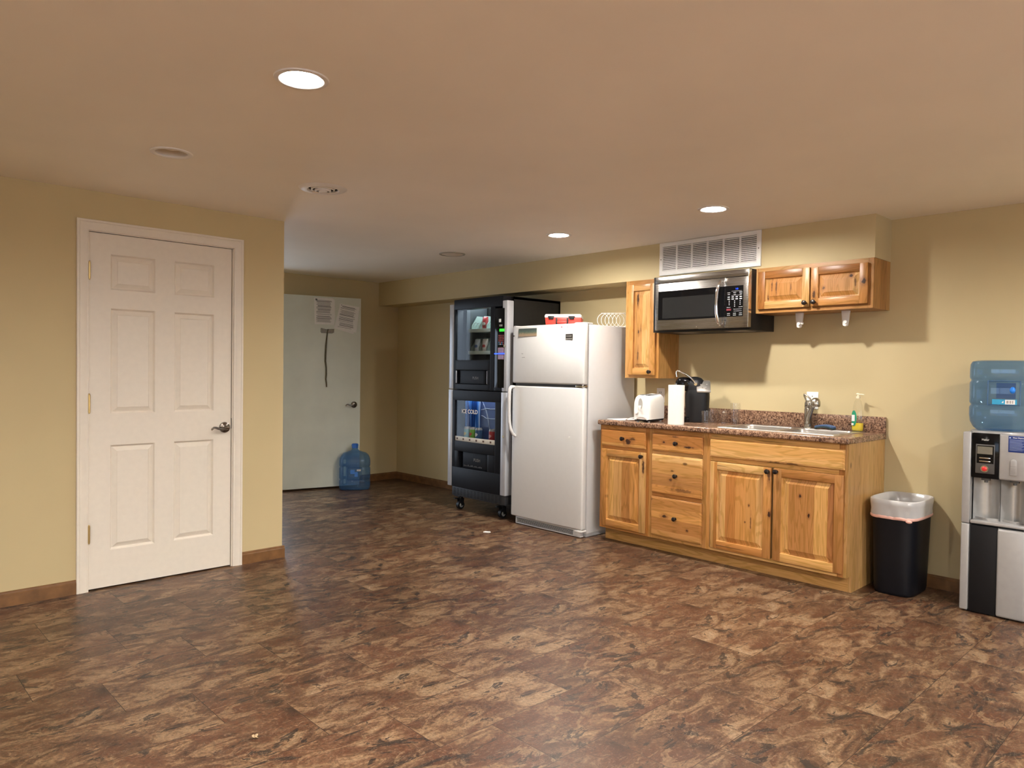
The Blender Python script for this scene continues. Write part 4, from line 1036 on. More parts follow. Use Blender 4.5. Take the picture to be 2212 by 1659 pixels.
m.tube([(4.368, 4.985, .925), (4.368, 4.955, .930), (4.368, 4.92, .940), (4.368, 4.86, .938), (4.368, 4.79, .942), (4.368, 4.775, .925), (4.368, 4.775, .865), (4.368, 4.79, .852), (4.368, 4.86, .850), (4.368, 4.92, .852), (4.368, 4.955, .868), (4.368, 4.985, .872)], .0022, 6)
for k in range(3): m.tube([(4.368, 4.99 - .03 * k - q * .018, 1.02 - .04 * k - .012 * q - .012 * q * q * (k + 1) * .3) for q in range(9)], .0012, 5)
part('bottle_outline', m, plain('pale_outline', (.42, .48, .60), .4), bp, 'thin pale bottle outline')
text('ice_cold_lettering', 'ICE COLD', .050, face_x(VX - .007, 4.962, .9120), plain('ice_letters', (.72, .70, .66), .4), ld, sx=.98, off=.0012)
m = MB(); m.box(4.25, 4.378, 4.615, 5.225, .640, .652); part('drink_shelf', m, plain('dark_shelf', (.03, .03, .04), .4), t)
m = MB(); m.box(4.27, 4.37, 4.63, 5.20, 1.078, 1.090); part('light_strip', m, emit('drink_lamp', (.85, .93, 1.0), 12.0), t, 'added hidden light strip for the trays')
m = MB(); m.box(4.258, 4.300, 5.182, 5.186, .655, 1.05); part('window_edge', m, plain('beige_edge', (.30, .27, .20), .5), t, 'beige inner edge')
def can(cy_, label, col, mark, grp='drink cans in the vending machine'):
    tt = thing('drink_can', label, 'drink can', (4.318, cy_, .652), group=grp)
    m = MB(); m.lathe((4.318, cy_, .652), [(.024, 0), (.028, .004), (.0325, .012), (.0325, .092)], 28, True); part('can_body', m, col, tt)
    m = MB(); m.lathe((4.318, cy_, .652), [(.0325, .092), (.0315, .098), (.027, .107), (.0275, .111), (.025, .111), (.0245, .1075), (.001, .1075)], 28); part('can_top', m, M_silver, tt, 'silver rim and lid')
    m = MB(); rings = []
    for k in range(9):
        a = math.pi + .9 * (k / 8 - .5) * 1.6 - .15; w = .017 * math.sin(math.pi * (k + .5) / 9); zc = .70 + .010 * (k / 8 - .5)
        rings.append([(4.318 + .0329 * math.cos(a), cy_ + .0329 * math.sin(a), zc - w), (4.318 + .0329 * math.cos(a), cy_ + .0329 * math.sin(a), zc + w)])
    m.loft(rings, False); part('can_mark', m, mark, tt, angle=0)
can(5.120, 'yellow topped teal drink can, leftmost in the vending machine', plain('teal_can', (.20, .38, .36), .3), plain('yellow_mark', (.62, .48, .10), .4))
can(5.040, 'green drink can with a red mark in the vending machine', plain('green_can', (.16, .36, .05), .3), plain('red_mark', (.52, .05, .03), .4))
can(4.960, 'dark blue drink can with a white mark in the vending machine', plain('blue_can', (.03, .09, .20), .3), plain('white_mark', (.62, .56, .55), .4))
can(4.775, 'red drink can standing apart at the right in the vending machine', plain('red_can', (.40, .02, .03), .3), plain('pale_mark', (.62, .30, .30), .4))
# casters
for a, xq in ((5.165, 4.285), (4.615, 4.305), (5.165, 4.80), (4.60, 4.80)):
    m = MB(); m.box(xq - .045, xq + .045, a - .040, a + .040, .120, .130); m.cyl((xq, a, .095), (xq, a, .121), .022, n=18)
    m.prism([(xq - .030, .100), (xq + .022, .100), (xq + .018, .040), (xq - .004, .030)], 'y', a - .024, a - .019); m.prism([(xq - .030, .100), (xq + .022, .100), (xq + .018, .040), (xq - .004, .030)], 'y', a + .019, a + .024)
    if xq < 4.5: m.box(xq - .070, xq - .020, a - .012, a + .020, .098, .106, .003)
    cs = part('caster', m, M_black, t, 'black swivel caster')
    m = MB(); m.cyl((xq - .004, a - .016, .0375), (xq - .004, a + .016, .0375), .0375, n=28); part('caster_wheel', m, M_black, cs)
    m = MB(); m.cyl((xq - .004, a - .0185, .0375), (xq - .004, a + .0185, .0375), .021, n=20); part('wheel_hub', m, plain('hub_grey', (.26, .26, .25), .5), cs, 'grey hub')

# ------------------------------------------------------------------ counter things
def bb(x): return (x, )
# sheet of paper by the toaster
m = MB(); m.box(-.10, .10, -.075, .075, 0, .004, .0015, M=None)
solo('paper_plate_sheet', m, M_paper, 'flat white sheet of paper on the counter left of the toaster', 'paper', (4.46, 3.435, CT + .0005), rotz=math.radians(-12))
# toaster
t = thing('toaster', 'white two slice toaster at the left end of the counter', 'toaster', (4.342, 3.178, CT), rotz=math.radians(10), local=True)
# local x runs back from the front end, y to the left
prof = []
m = MB()
def sect(s):  # rounded section in y-z, scaled
    P = [(-.066, .022), (-.067, .10), (-.064, .150), (-.054, .178), (-.036, .192), (.036, .196), (.054, .182), (.064, .152), (.067, .10), (.066, .022)]
    return [(y * (1 - .10 * s), .022 + (z - .022) * (1 - .05 * s)) for y, z in P]
xs_ = [(0, 1.0), (.006, .35), (.016, 0), (.24, 0), (.25, .35), (.256, 1.0)]
m.loft([[(x_, y_, z_ + (.010 * x_ / .25 if z_ > .1 else 0)) for y_, z_ in sect(s_)] for x_, s_ in xs_], True, True, True)
part('housing', m, M_whitepl, t, angle=40)
m = MB(); m.box(.006, .25, -.060, .060, .008, .024, .004); part('base', m, M_blackmat, t, 'dark base')
for xx in (.030, .225):
    for yy in (-.045, .045):
        m = MB(); m.cyl((xx, yy, 0), (xx, yy, .010), .008, n=14); part('foot', m, M_whitepl, t)
for yy in (-.022, .022):
    m = MB(); m.box(.04, .215, yy - .012, yy + .012, .1900, .2025); part('slot', m, plain('slot_grey', (.12, .12, .12), .6), t, 'dark bread slot')
m = MB(); m.prism([(.010 + .016 * math.cos(a), .136 + .040 * math.sin(a)) for a in [k * math.pi / 10 for k in range(20)]], 'x', -.0025, .004); part('lever_recess', m, plain('recess_grey', (.36, .34, .31), .5), t, 'grey lever recess')
m = MB(); m.prism([(.002, .122), (.020, .122), (.014, .088), (.008, .088)], 'x', -.018, .002, .003); part('lever', m, M_whitepl, t)
m = MB(); m.cyl((-.012, .040, .072), (.002, .040, .072), .012, n=20); m.box(-.014, -.010, .037, .043, .060, .084, .001); part('browning_dial', m, M_whitepl, t)
m = MB(); m.prism([(.052 * math.cos(a), .020 + .034 * math.sin(a)) for a in [k * math.pi / 12 for k in range(13)]] + [(-.042 * math.cos(a), .018 + .020 * math.sin(a)) for a in [k * math.pi / 12 for k in range(13)]], 'x', -.004, .006); part('front_arch', m, M_whitepl, t)
m = MB(); m.tube([(.02, .066, .030), (.00, .085, .026), (-.01, .11, .020), (.015, .135, .012), (.06, .14, .006), (.12, .12, .005), (.2, .12, .005)], .0032, 8); part('power_cord', m, M_whitepl, t, 'white cord', angle=60)
# paper towel roll
cx, cy = 4.368, 2.9000
t = thing('paper_towel_roll', 'upright white paper towel roll at the counter front', 'paper towel', (cx, cy, CT))
m = MB(); m.lathe((cx, cy, CT), [(.019, .002), (.054, 0), (.0565, .003), (.0565, .276), (.054, .279), (.019, .279)], 48); part('roll', m, M_towel, t)
m = MB(); m.lathe((cx, cy, CT), [(.019, .002), (.019, .279), (.017, .279), (.017, .002)], 24); part('core', m, plain('cardboard', (.38, .28, .18), .8), t, 'brown cardboard core')
# coffee maker: local x forward (towards the brew head), y to its left
A = math.atan2(.80, -.60)
t = thing('coffee_maker', 'black single serve coffee maker with chrome handle behind the towel roll', 'coffee maker', (4.722, 2.976, CT), rotz=A, local=True)
m = MB(); m.lathe((-.020, 0, 0), [(.068, .0), (.074, .006), (.075, .03), (.078, .10), (.082, .18), (.082, .215), (.077, .238), (.060, .244)], 40, True, True, sx=1.08, sy=1.0, p=2.7); part('body', m, M_black, t, angle=40)
m = MB(); m.lathe((.070, 0, 0), [(.062, 0), (.064, .004), (.064, .034), (.058, .040), (.001, .040)], 32, True, sx=1.1, sy=1.0, p=2.6); part('drip_tray', m, M_blackgl, t)
m = MB(); m.lathe((.072, 0, 0), [(.040, .232), (.054, .240), (.060, .262), (.061, .300), (.056, .318), (.040, .330), (.02, .335), (.001, .335)], 36, True, sx=1.12, sy=.98, p=2.5); bh = part('brew_head', m, M_blackgl, t, angle=45)
m = MB(); m.lathe((.000, 0, 0), [(.074, .238), (.075, .268), (.066, .305), (.046, .328), (.02, .338), (.001, .339)], 36, False, sx=1.05, sy=.92, p=2.3); part('lid_dome', m, M_black, t, angle=45)
h_ = [(.000, .068, .286), (.012, .069, .306), (.040, .067, .336), (.075, .060, .360), (.105, .048, .374), (.126, .030, .382), (.134, .010, .384)]
m = MB(); m.tube(h_ + [(a, -b, c) for a, b, c in reversed(h_)], .0064, 12); m.tube([(.134, 0, .383), (.138, 0, .362), (.132, 0, .334)], .0060, 10); m.cyl((.0, .060, .284), (.0, .073, .284), .011, n=18); part('lift_handle', m, M_chrome, t, 'arched chrome handle', angle=60)
m = MB(); m.prism([(.089, .222), (.090, .236), (.040, .304), (.015, .312), (-.030, .312), (-.030, .222)], 'x', -.108, -.008, .004); cp = part('control_panel', m, plain('pewter_panel', (.34, .32, .29), .28, .7), t, 'grey sloping control panel')
m = MB()
for px, py in ((-.040, .058), (-.062, .058), (-.084, .058), (-.050, .074), (-.074, .074)): m.sphere((px, py, .304 - (py - .040) * 1.36 + .002), .0075, 1, 1, .55, 12)
part('button', m, M_chrome, cp, 'shiny buttons', angle=60)
MT = Matrix.Translation((.1395, .016, .280)) @ Matrix.Rotation(.25, 4, 'Z') @ Matrix(((0, 0, 1, 0), (1, 0, 0, 0), (0, 1, 0, 0), (0, 0, 0, 1)))
text('lettering', 'KEURIG', .0145, MT, plain('grey_letters', (.45, .45, .46), .5), bh)
# glasses
def tumbler(loc, r0, r1, h, label, base_h=.012, group='drinking glasses on the counter'):
    tt = thing('drinking_glass', label, 'glass', loc, group=group)
    m = MB(); x_, y_, z_ = loc
    m.lathe(loc, [(.001, base_h), (r0 - .003, base_h + .001), (r1 - .002, h), (r1 - .001, h + .0008), (r1, h), (r0, base_h * .5), (r0 - .002, 0), (.001, 0)], 32)
    part('glass_wall', m, M_glass, tt, angle=50)
    m = MB(); m.lathe(loc, [(r0 - .004, .002), (r0 - .004, base_h - .002), (.001, base_h - .002)], 28, True); part('thick_base', m, M_glass, tt)
    return tt
tumbler((4.658, 2.832, CT), .0365, .0395, .0900, 'front left low straight glass beside the coffee maker', .016)
tumbler((4.828, 2.888, CT), .0365, .0395, .0930, 'low glass half hidden behind the front left glass')
tumbler((4.800, 2.776, CT), .0330, .0440, .0970, 'low flared glass between the other glasses and the tall one')
tumbler((4.812, 2.690, CT), .0310, .0365, .1500, 'tall clear glass at the right end of the glasses', .014)
# sink
t = thing('kitchen_sink', 'stainless steel double bowl sink set in the countertop', 'sink', (4.635, 2.2, CT))
m = MB()
def rr_ring(x0, x1, y0, y1, z, rad, n=6):
    P = []
    for cx_, cy_, a0 in ((x1 - rad, y1 - rad, 0), (x0 + rad, y1 - rad, 90), (x0 + rad, y0 + rad, 180), (x1 - rad, y0 + rad, 270)):
        for k in range(n + 1):
            a = math.radians(a0 + 90 * k / n); P.append((cx_ + rad * math.cos(a), cy_ + rad * math.sin(a), z))
    return P
ox0, ox1, oy0, oy1 = 4.400, 4.872, 1.795, 2.605
bowls = [(4.430, 4.775, 1.830, 2.185), (4.430, 4.775, 2.215, 2.570)]
sb = bmesh.new()
def sl(P):
    vsx = [sb.verts.new(p) for p in P]; return [sb.edges.new((vsx[i], vsx[(i + 1) % len(vsx)])) for i in range(len(vsx))]
zr = CT + .0045
se = sl(rr_ring(ox0 + .008, ox1 - .008, oy0 + .008, oy1 - .008, zr, .02))
for bx in bowls: se += sl(rr_ring(*bx, zr, .05))
bmesh.ops.triangle_fill(sb, use_beauty=True, edges=se, normal=(0, 0, 1))
m.bm.free(); m.bm = sb
m.loft([rr_ring(ox0, ox1, oy0, oy1, CT + .0002, .024), rr_ring(ox0 + .002, ox1 - .002, oy0 + .002, oy1 - .002, CT + .0040, .023), rr_ring(ox0 + .008, ox1 - .008, oy0 + .008, oy1 - .008, zr, .02)], True)
part('rim', m, M_sinksteel, t, angle=40)
for bx in bowls:
    m = MB(); x0_, x1_, y0_, y1_ = bx
    m.loft([rr_ring(x0_, x1_, y0_, y1_, zr, .05), rr_ring(x0_ + .004, x1_ - .004, y0_ + .004, y1_ - .004, zr - .010, .05), rr_ring(x0_ + .012, x1_ - .012, y0_ + .012, y1_ - .012, CT - .13, .055), rr_ring(x0_ + .03, x1_ - .03, y0_ + .03, y1_ - .03, CT - .155, .05)], True, False, True)
    bo = part('bowl', m, M_sinksteel, t, angle=50)
    m = MB(); m.cyl(((x0_ + x1_) / 2, (y0_ + y1_) / 2, CT - .156), ((x0_ + x1_) / 2, (y0_ + y1_) / 2, CT - .152), .042, n=24); part('drain', m, M_nickel, bo)
# faucet
fxp, fyp = 4.830, 2.160
t = thing('kitchen_faucet', 'brushed nickel faucet with loop lever and pull out spray head at the sink', 'faucet', (fxp, fyp, zr))
M_fau = plain('brushed_nickel', (.40, .37, .32), 0.26, 1.0, var=.06)
m = MB(); m.lathe((fxp, fyp, zr), [(.031, 0), (.030, .006), (.0255, .010), (.0265, .05), (.0265, .125), (.0245, .136)], 32, True); part('body', m, M_fau, t)
m = MB(); m.lathe((fxp, fyp, zr), [(.0235, .137), (.0255, .140), (.0255, .165), (.022, .180), (.012, .186), (.001, .187)], 32, True)
lv_ = part('lever_base', m, M_fau, t)
def vdir(k): return (rt * k)           # sideways as in the photo, a real direction in the room
lp = [(.004, .172), (.018, .182), (.010, .200), (-.008, .214), (-.024, .224), (-.034, .228), (-.034, .220), (-.026, .204), (-.018, .186), (-.008, .172)]
m = MB(); m.tube([Vector((fxp, fyp, zr)) + Vector((-.10 * a, -.99 * a, 0)) + Vector((0, 0, b_)) for a, b_ in lp], [.0055] * 10, 10, closed=True); part('loop_lever', m, M_fau, lv_, 'open loop lever', angle=60)
m = MB(); m.cyl((fxp - .027, fyp + .004, zr + .152), (fxp - .020, fyp + .003, zr + .152), .004, n=12); part('set_screw', m, M_ink, lv_)
m = MB(); m.tube([(fxp - .010, fyp - .002, zr + .040), (fxp - .030, fyp - .014, zr + .062), (fxp - .052, fyp - .034, zr + .105), (fxp - .068, fyp - .054, zr + .138), (fxp - .082, fyp - .076, zr + .168)], [.0215, .0200, .0165, .0135, .012], 18); part('spout', m, M_fau, t, angle=60)
m = MB(); hc = (fxp - .084, fyp - .084, zr + .178)
m.lathe(hc, [(.001, .032), (.013, .0300), (.024, .021), (.0300, .006), (.0310, -.010), (.0300, -.022), (.026, -.028), (.001, -.028)], 30); part('spray_head', m, M_fau, t, 'round spray head', angle=50)
# sponge
t = thing('sponge', 'blue sponge with dark scourer lying on the sink rim', 'sponge', (4.795, 2.030, zr))
m = MB()
def spg(z0_, z1_, nm, mat):
    m = MB(); n = 12; L = .062; rings = []
    for k in range(n + 1):
        f = k / n * 2 - 1; arch = .012 * (1 - f * f)
        yy = 2.030 - f * L; tip = .028 if abs(f) < .9 else .020
        rings.append([(4.795 - tip, yy, zr + z0_ + arch), (4.795 + tip, yy, zr + z0_ + arch), (4.795 + tip, yy, zr + z1_ + arch), (4.795 - tip, yy, zr + z1_ + arch)])
    m.loft(rings, True, True, True); part(nm, m, mat, t)
spg(.002, .012, 'scourer_layer', M_sponged); spg(.0115, .021, 'foam_layer', M_sponge)
# soap bottle
sx_, sy_ = 4.842, 1.842; zb = zr
t = thing('dish_soap_bottle', 'clear dish soap bottle, a third full of yellow soap, at the sink corner', 'soap bottle', (sx_, sy_, zb))
A = math.radians(-62)
m = MB(); m.lathe((sx_, sy_, zb), [(.030, 0), (.034, .003), (.0355, .02), (.0355, .075), (.0335, .12), (.028, .165), (.021, .192), (.013, .205), (.012, .212)], 36, True, sx=.72, sy=1.0, p=2.4); part('bottle', m, M_clearpl, t, angle=50)
m = MB(); m.lathe((sx_, sy_, zb), [(.028, .002), (.032, .005), (.0335, .02), (.0335, .054), (.001, .054)], 32, True, sx=.70, sy=1.0, p=2.4); part('liquid_soap', m, M_soap, t, 'yellow liquid soap', angle=50)
m = MB(); m.cyl((sx_, sy_, zb + .212), (sx_, sy_, zb + .226), .0135, n=20); m.cyl((sx_, sy_, zb + .226), (sx_, sy_, zb + .240), .006, n=14); m.sphere((sx_, sy_ + .002, zb + .240), .010, 1, 1, .7, 14)
m.tube([(sx_, sy_, zb + .237), (sx_ - .004, sy_ - .022, zb + .238), (sx_ - .006, sy_ - .040, zb + .236)], [.0055, .0045, .0035], 10); part('pump_top', m, plain('cream_pump', (.84, .76, .55), .4), t, 'cream pump top')
def wrap(m, cy0, zc, hh, r0, shape, aoff=0.0, n=14):
    rings = []
    for k in range(n + 1):
        f = k / n; yv = (f - .5) * 2; h_ = hh * math.sqrt(max(0, 1 - yv * yv)) if shape == 'oval' else hh
        y_ = cy0 + yv * r0; q = max(0.02, 1 - (abs(y_) / .0355) ** 2.4) ** (1 / 2.4)
        rings.append([(sx_ - .0355 * .72 * q - .0012, sy_ + y_, zb + zc - h_), (sx_ - .0355 * .72 * q - .0012, sy_ + y_, zb + zc + h_)])
    m.loft(rings, False)
m = MB(); wrap(m, .015, .085, .050, .019, 'oval'); lb = part('label', m, M_green, t, 'green oval label', angle=0)
m = MB(); 
m.box(sx_ - .0280, sx_ - .0268, sy_ + .008, sy_ + .027, zb + .066, zb + .106); m.box(sx_ - .0280, sx_ - .0268, sy_ + .014, sy_ + .028, zb + .040, zb + .052); part('label_text_panel', m, M_paper, lb, 'white text panel', angle=0)
# outlet plates
t = thing('outlet_plate', 'blank white wall plate behind the faucet', 'wall plate', (XK, 2.165, 1.05))
m = MB(); m.box(XK - .006, XK - .0003, 2.1250, 2.2055, 1.0530, 1.1700, .003); part('plate', m, M_whitepl, t)
for z in (1.140, 1.083):
    m = MB(); m.cyl((XK - .0075, 2.165, z), (XK - .0055, 2.165, z), .0035, n=12); part('screw', m, M_nickel, t)
t = thing('outlet_plate', 'white wall outlet behind the toaster under the tall cabinet', 'outlet', (XK, 3.40, 1.05))
m = MB(); m.box(XK - .006, XK - .0003, 3.3630, 3.4390, 1.0480, 1.1620, .003); part('plate', m, M_whitepl, t)
for z in (1.128, 1.082):
    m = MB(); m.box(XK - .0085, XK - .0055, 3.384, 3.418, z - .014, z + .014, .002); rc = part('receptacle', m, M_whitepl, t)
    m = MB(); m.box(XK - .0095, XK - .0083, 3.392, 3.395, z - .006, z + .006); m.box(XK - .0095, XK - .0083, 3.407, 3.410, z - .006, z + .006); part('slots', m, M_ink, rc, angle=0)

# ------------------------------------------------------------------ waste bin and liner
bx, by = 4.703, 1.520
t = thing('waste_bin', 'black plastic waste bin between the sink cabinet and the water cooler', 'waste bin', (bx, by, 0))
m = MB()
def binp(z): return 1.0 - .115 * (1 - z / .55)
def bring(z, off=0.0, n=48, hx_=.190, hy_=.130, ex=4.2):
    k = binp(z); P = []
    for i in range(n):
        a = 2 * math.pi * i / n; c_, s_ = math.cos(a), math.sin(a); q = (abs(c_) ** ex + abs(s_) ** ex) ** (-1 / ex)
        P.append((bx + c_ * q * (hx_ * k + off), by + s_ * q * (hy_ * k + off), z))
    return P
m.loft([bring(0.0, -.010), bring(.004, -.003), bring(.02), bring(.25), bring(.49), bring(.53), bring(.532, .006), bring(.556, .007), bring(.558, .003), bring(.553, -.001), bring(.25, -.003), bring(.012, -.004)], True, True, True)
part('tub', m, M_binblack, t, angle=50)
t = thing('bin_liner', 'white translucent liner folded over the black waste bin rim', 'bin liner', (bx, by, .46))
m = MB(); rr = random.Random(2)
def crinkle(P, amp, seed):
    r_ = random.Random(seed); ph = [r_.random() * 6.28 for _ in range(4)]; out = []
    for i, (x_, y_, z_) in enumerate(P):
        a = 2 * math.pi * i / len(P); d = amp * (math.sin(9 * a + ph[0]) + .7 * math.sin(17 * a + ph[1]) + .5 * math.sin(29 * a + ph[2])) / 2
        dx_, dy_ = x_ - bx, y_ - by; L = math.hypot(dx_, dy_)
        out.append((x_ + dx_ / L * d, y_ + dy_ / L * d, z_ + d * .6))
    return out
n = 120
m.loft([crinkle(bring(.455, .0075, n), .0040, 1), crinkle(bring(.475, .0072, n), .0044, 2), crinkle(bring(.500, .0078, n), .0034, 3), crinkle(bring(.522, .0085, n), .0010, 4), bring(.531, .0100, n), bring(.558, .0105, n), bring(.5625, .004, n), bring(.559, -.0035, n), crinkle(bring(.50, -.008, n), .002, 5), crinkle(bring(.40, -.012, n), .003, 6), crinkle(bring(.22, -.016, n), .004, 7), bring(.06, -.022, n)], True)
part('film', m, M_liner, t, angle=80)
m = MB(); m.loft([crinkle(bring(.4505, .0070, n), .0022, 1), crinkle(bring(.454, .0102, n), .0028, 1), crinkle(bring(.464, .0105, n), .0036, 1), crinkle(bring(.468, .0085, n), .0040, 1)], True)
m.sphere((bx - .186, by - .098, .449), .012, .5, 1.5, .8, 14); m.sphere((bx - .186, by - .072, .456), .008, .6, 1.4, .8, 12)
part('drawstring', m, M_pink, t, 'pink drawstring band', angle=80)

# ------------------------------------------------------------------ water bottles and cooler
def bottle(t, c, zsgn, z0, W, D, rot, label_at=None):
    """five gallon style bottle; profile runs from its base; zsgn -1 stands on its neck"""
    prof = [(.80, 0.0), (.93, .006), (.985, .022), (1.0, .050), (1.0, .092), (.985, .100), (.955, .106), (.955, .112), (.985, .118), (1.0, .126), (1.0, .226), (.985, .234), (.955, .240), (.955, .246), (.985, .252), (1.0, .260), (1.0, .300), (.97, .335), (.88, .365), (.72, .388), (.45, .402), (.26, .412), (.20, .425)]
    neck = [(.185, .436), (.18, .462), (.20, .464), (.20, .470), (.18, .472), (.18, .484)]
    p = 3.3
    m = MB(); m.lathe((c[0], c[1], z0), [(r * W, zsgn * z) for r, z in prof if zsgn > 0 or z < .39] + ([(r * W * .95, zsgn * z) for r, z in neck[:2]] if zsgn > 0 else []), 56, True, zsgn < 0, sx=D / W, sy=1.0, p=p, rot=rot)
    b = part('bottle_body', m, M_blueplastic, t, angle=40)
    c_, s_ = math.cos(rot + math.pi), math.sin(rot + math.pi)       # the flat grip panel looks along -x of the bottle
    f = Vector((c_, s_, 0)); l = Vector((-s_, c_, 0)); o = Vector((c[0], c[1], z0))
    m = MB(); d = D * 1.004; z1_, z2_ = sorted((zsgn * .112, zsgn * .240)); hw_ = W * .45
    ring = [(-hw_, z1_), (hw_, z1_), (hw_, z2_), (-hw_, z2_)]
    m.tube([o + f * d + l * a + Vector((0, 0, b_)) for a, b_ in ring], .0035, 8, closed=True)
    part('grip_panel', m, M_blueplastic, b, 'raised grip panel outline')
    return b, f, l, o
jx, jy = 4.118, 6.735; jr = math.atan2(jy, jx)
t = thing('water_jug', 'empty blue water jug standing on the floor by the grey door', 'water bottle', (jx, jy, 0))
b, f, l, o = bottle(t, (jx, jy), 1, .001, .163, .112, jr)
m = MB(); m.lathe((jx, jy, 0), [(.033, .440), (.032, .462), (.036, .465), (.036, .476), (.032, .478), (.032, .484), (.026, .484), (.026, .45)], 28); part('neck_ring', m, M_bluecap, t, 'blue neck ring')
m = MB(); q = o + f * .1135
def lab_box(m, q, l, a0, a1, z0_, z1_, f, th=.0012):
    m.loft([[q + l * a0 + Vector((0, 0, z0_)) + f * e, q + l * a1 + Vector((0, 0, z0_)) + f * e, q + l * a1 + Vector((0, 0, z1_)) + f * e, q + l * a0 + Vector((0, 0, z1_)) + f * e] for e in (0, th)], True, True, True)
lab_box(m, q, l, .022, .060, .205, .222, f); lb = part('label', m, M_paper, b, 'small white barcode label', angle=0)
m = MB()
for k in range(9): lab_box(m, q + f * .0012, l, .027 + k * .0032, .0285 + k * .0032, .208, .219, f, .0004)
part('barcode', m, M_ink, lb, angle=0)
m = MB(); lab_box(m, o + f * .1120, l, -.045, .000, .175, .218, f); lab_box(m, o + f * .1120, l, -.002, .030, .145, .195, f); part('blue_decal', m, plain('blue_decal', (.03, .16, .50), .4), b, 'blue printed patch', angle=0)

# cooler
cy0, cy1 = .8620, 1.1670; XW = 4.543; cyc = (cy0 + cy1) / 2; XR = 4.880
t = thing('water_cooler', 'silver and black bottled water cooler at the right edge of the photo', 'water cooler', (4.71, cyc, 0))
m = MB(); m.box(XW + .012, XR, cy0, cy0 + .020, .010, .986, .004); m.box(XW + .012, XR, cy1 - .020, cy1, .010, .986, .004); m.box(XW + .14, XR, cy0, cy1, .012, .984, .003); m.box(XW + .02, XR, cy0, cy1, .012, .478, .003); m.box(XW + .02, XR, cy0, cy1, .750, .984, .003)
part('housing', m, M_silver, t)
m = MB(); m.box(XW + .03, XR - .02, cy0 + .02, cy1 - .02, .0, .014); part('plinth', m, M_blackmat, t, 'black plinth')
for za, zb_ in ((.4870, .9875), (.0100, .4850)):
    m = MB(); m.box(XW, XW + .05, 1.1275, cy1, za, zb_, .006, 3); part('side_strip', m, M_silver, t)
m = MB(); m.box(XW + .003, XW + .03, .9975, 1.1240, .7410, .9840, .003); cp = part('control_panel', m, M_blackgl, t, 'glossy black control panel')
text('lettering', 'Haier', .0155, face_x(XW + .0022, 1.061, .9495), plain('grey_haier', (.45, .44, .42), .4), cp, off=.0002)
m = MB(); P = lambda u, v, d: (XW + d, u, v)
m.box(XW + .0005, XW + .004, 1.0165, 1.1050, .7670, .9240, .001); bz = part('bezel', m, plain('graphite_bezel', (.075, .07, .066), .35), cp, 'graphite bezel')
m = MB(); m.box(XW - .0005, XW + .001, 1.0205, 1.0990, .8220, .9175); part('display_surround', m, M_blackgl, bz, angle=0)
m = MB(); m.box(XW - .0012, XW + .0005, 1.0265, 1.0970, .8720, .9125); part('display', m, plain('grey_lcd', (.16, .145, .115), .25), bz, 'grey display', angle=0)
m = MB()
for z in (.8505, .8330): m.box(XW - .0025, XW + .001, 1.035, 1.0875, z - .0035, z + .0035, .0012)
part('bar_button', m, M_chrome, bz, 'two thin bar buttons')
m = MB(); m.cyl((XW - .003, 1.0618, .7925), (XW + .001, 1.0618, .7925), .0190, n=28); rb = part('button_ring', m, M_chrome, bz, 'chrome ring')
m = MB(); m.sphere((XW - .003, 1.0618, .7925), .0130, .35, 1, 1, 20); part('red_button', m, plain('red_button', (.60, .03, .03), .3), rb, 'red hot water button')
m = MB(); m.box(XW - .004, XW + .03, cy0, .9960, .7410, .9860, .010, 3); fp = part('front_panel', m, M_silver, t)
m = MB(); m.box(XW - .0052, XW - .0035, .866, .9550, .8935, .9800, .0005); lb = part('instruction_label', m, plain('navy_label', (.012, .035, .17), .35), fp, 'navy instruction label')
text('label_heading', 'Water Dispenser', .0095, face_x(XW - .0056, .9085, .9700), M_paper, lb, sx=.82)
m = MB(); m.cyl((XW - .0060, .9480, .9695), (XW - .0050, .9480, .9695), .0040, n=16)
for k in range(10):
    w_ = .070 - .02 * ((k * 37) % 5) / 5; m.box(XW - .0058, XW - .0050, .9500 - w_, .9500, .9580 - k * .0060, .9594 - k * .0060)
part('label_text', m, plain('pale_blue_print', (.35, .42, .58), .5), lb, 'lines of small print', angle=0)
m = MB(); sw0, sw1 = .9150, .9442
poly = [(sw0, .7710), (sw1, .7710), (sw1, .842)] + [((sw0 + sw1) / 2 + (sw1 - sw0) / 2 * math.cos(a), .842 + .0146 * math.sin(a)) for a in [math.pi * k / 10 for k in range(1, 10)]] + [(sw0, .842)]
m.prism(poly, 'x', XW - .010, XW - .003, .001); kb = part('paddle_switch', m, M_silver, fp, 'silver paddle switch')
m = MB(); m.box(XW - .0106, XW - .0095, sw0 + .001, sw1 - .001, .8180, .8195)
for k in range(5): m.box(XW - .0106, XW - .0095, sw0 + .004, sw1 - .004, .783 + k * .006, .7838 + k * .006)
part('switch_lines', m, plain('switch_line', (.22, .21, .20), .5), kb, angle=0)
# dispensing niche
m = MB()
for ya, yb_ in ((.9985, 1.1240), (.8720, .9960)):
    P = []
    for k in range(13):
        f_ = k / 12; a = ya + (yb_ - ya) * f_; P.append((XW + .055 + .055 * math.sin(math.pi * f_) ** .7, a))
    m.loft([[(x_, a, .505) for x_, a in P], [(x_, a, .745) for x_, a in P]], False)
part('niche_back', m, plain('niche_silver', (.48, .48, .47), .30, .5), t, 'curved silver niche', angle=60)
m = MB(); m.box(XW + .002, XW + .14, cy0 + .005, 1.1245, .4900, .5080, .004); tr = part('drip_tray', m, M_silver, t)
m = MB()
P = [(XW + .058 + .012 * math.cos(3.1 * 2 * math.pi * k / 24 / 1.55), .872 + k * .2500 / 24) for k in range(25)]
m.loft([[(x_, a, .508), (x_, a, .520), (x_ + .008, a, .520), (x_ + .008, a, .508)] for x_, a in P], True, True, True); part('splash_ridge', m, M_silver, tr)
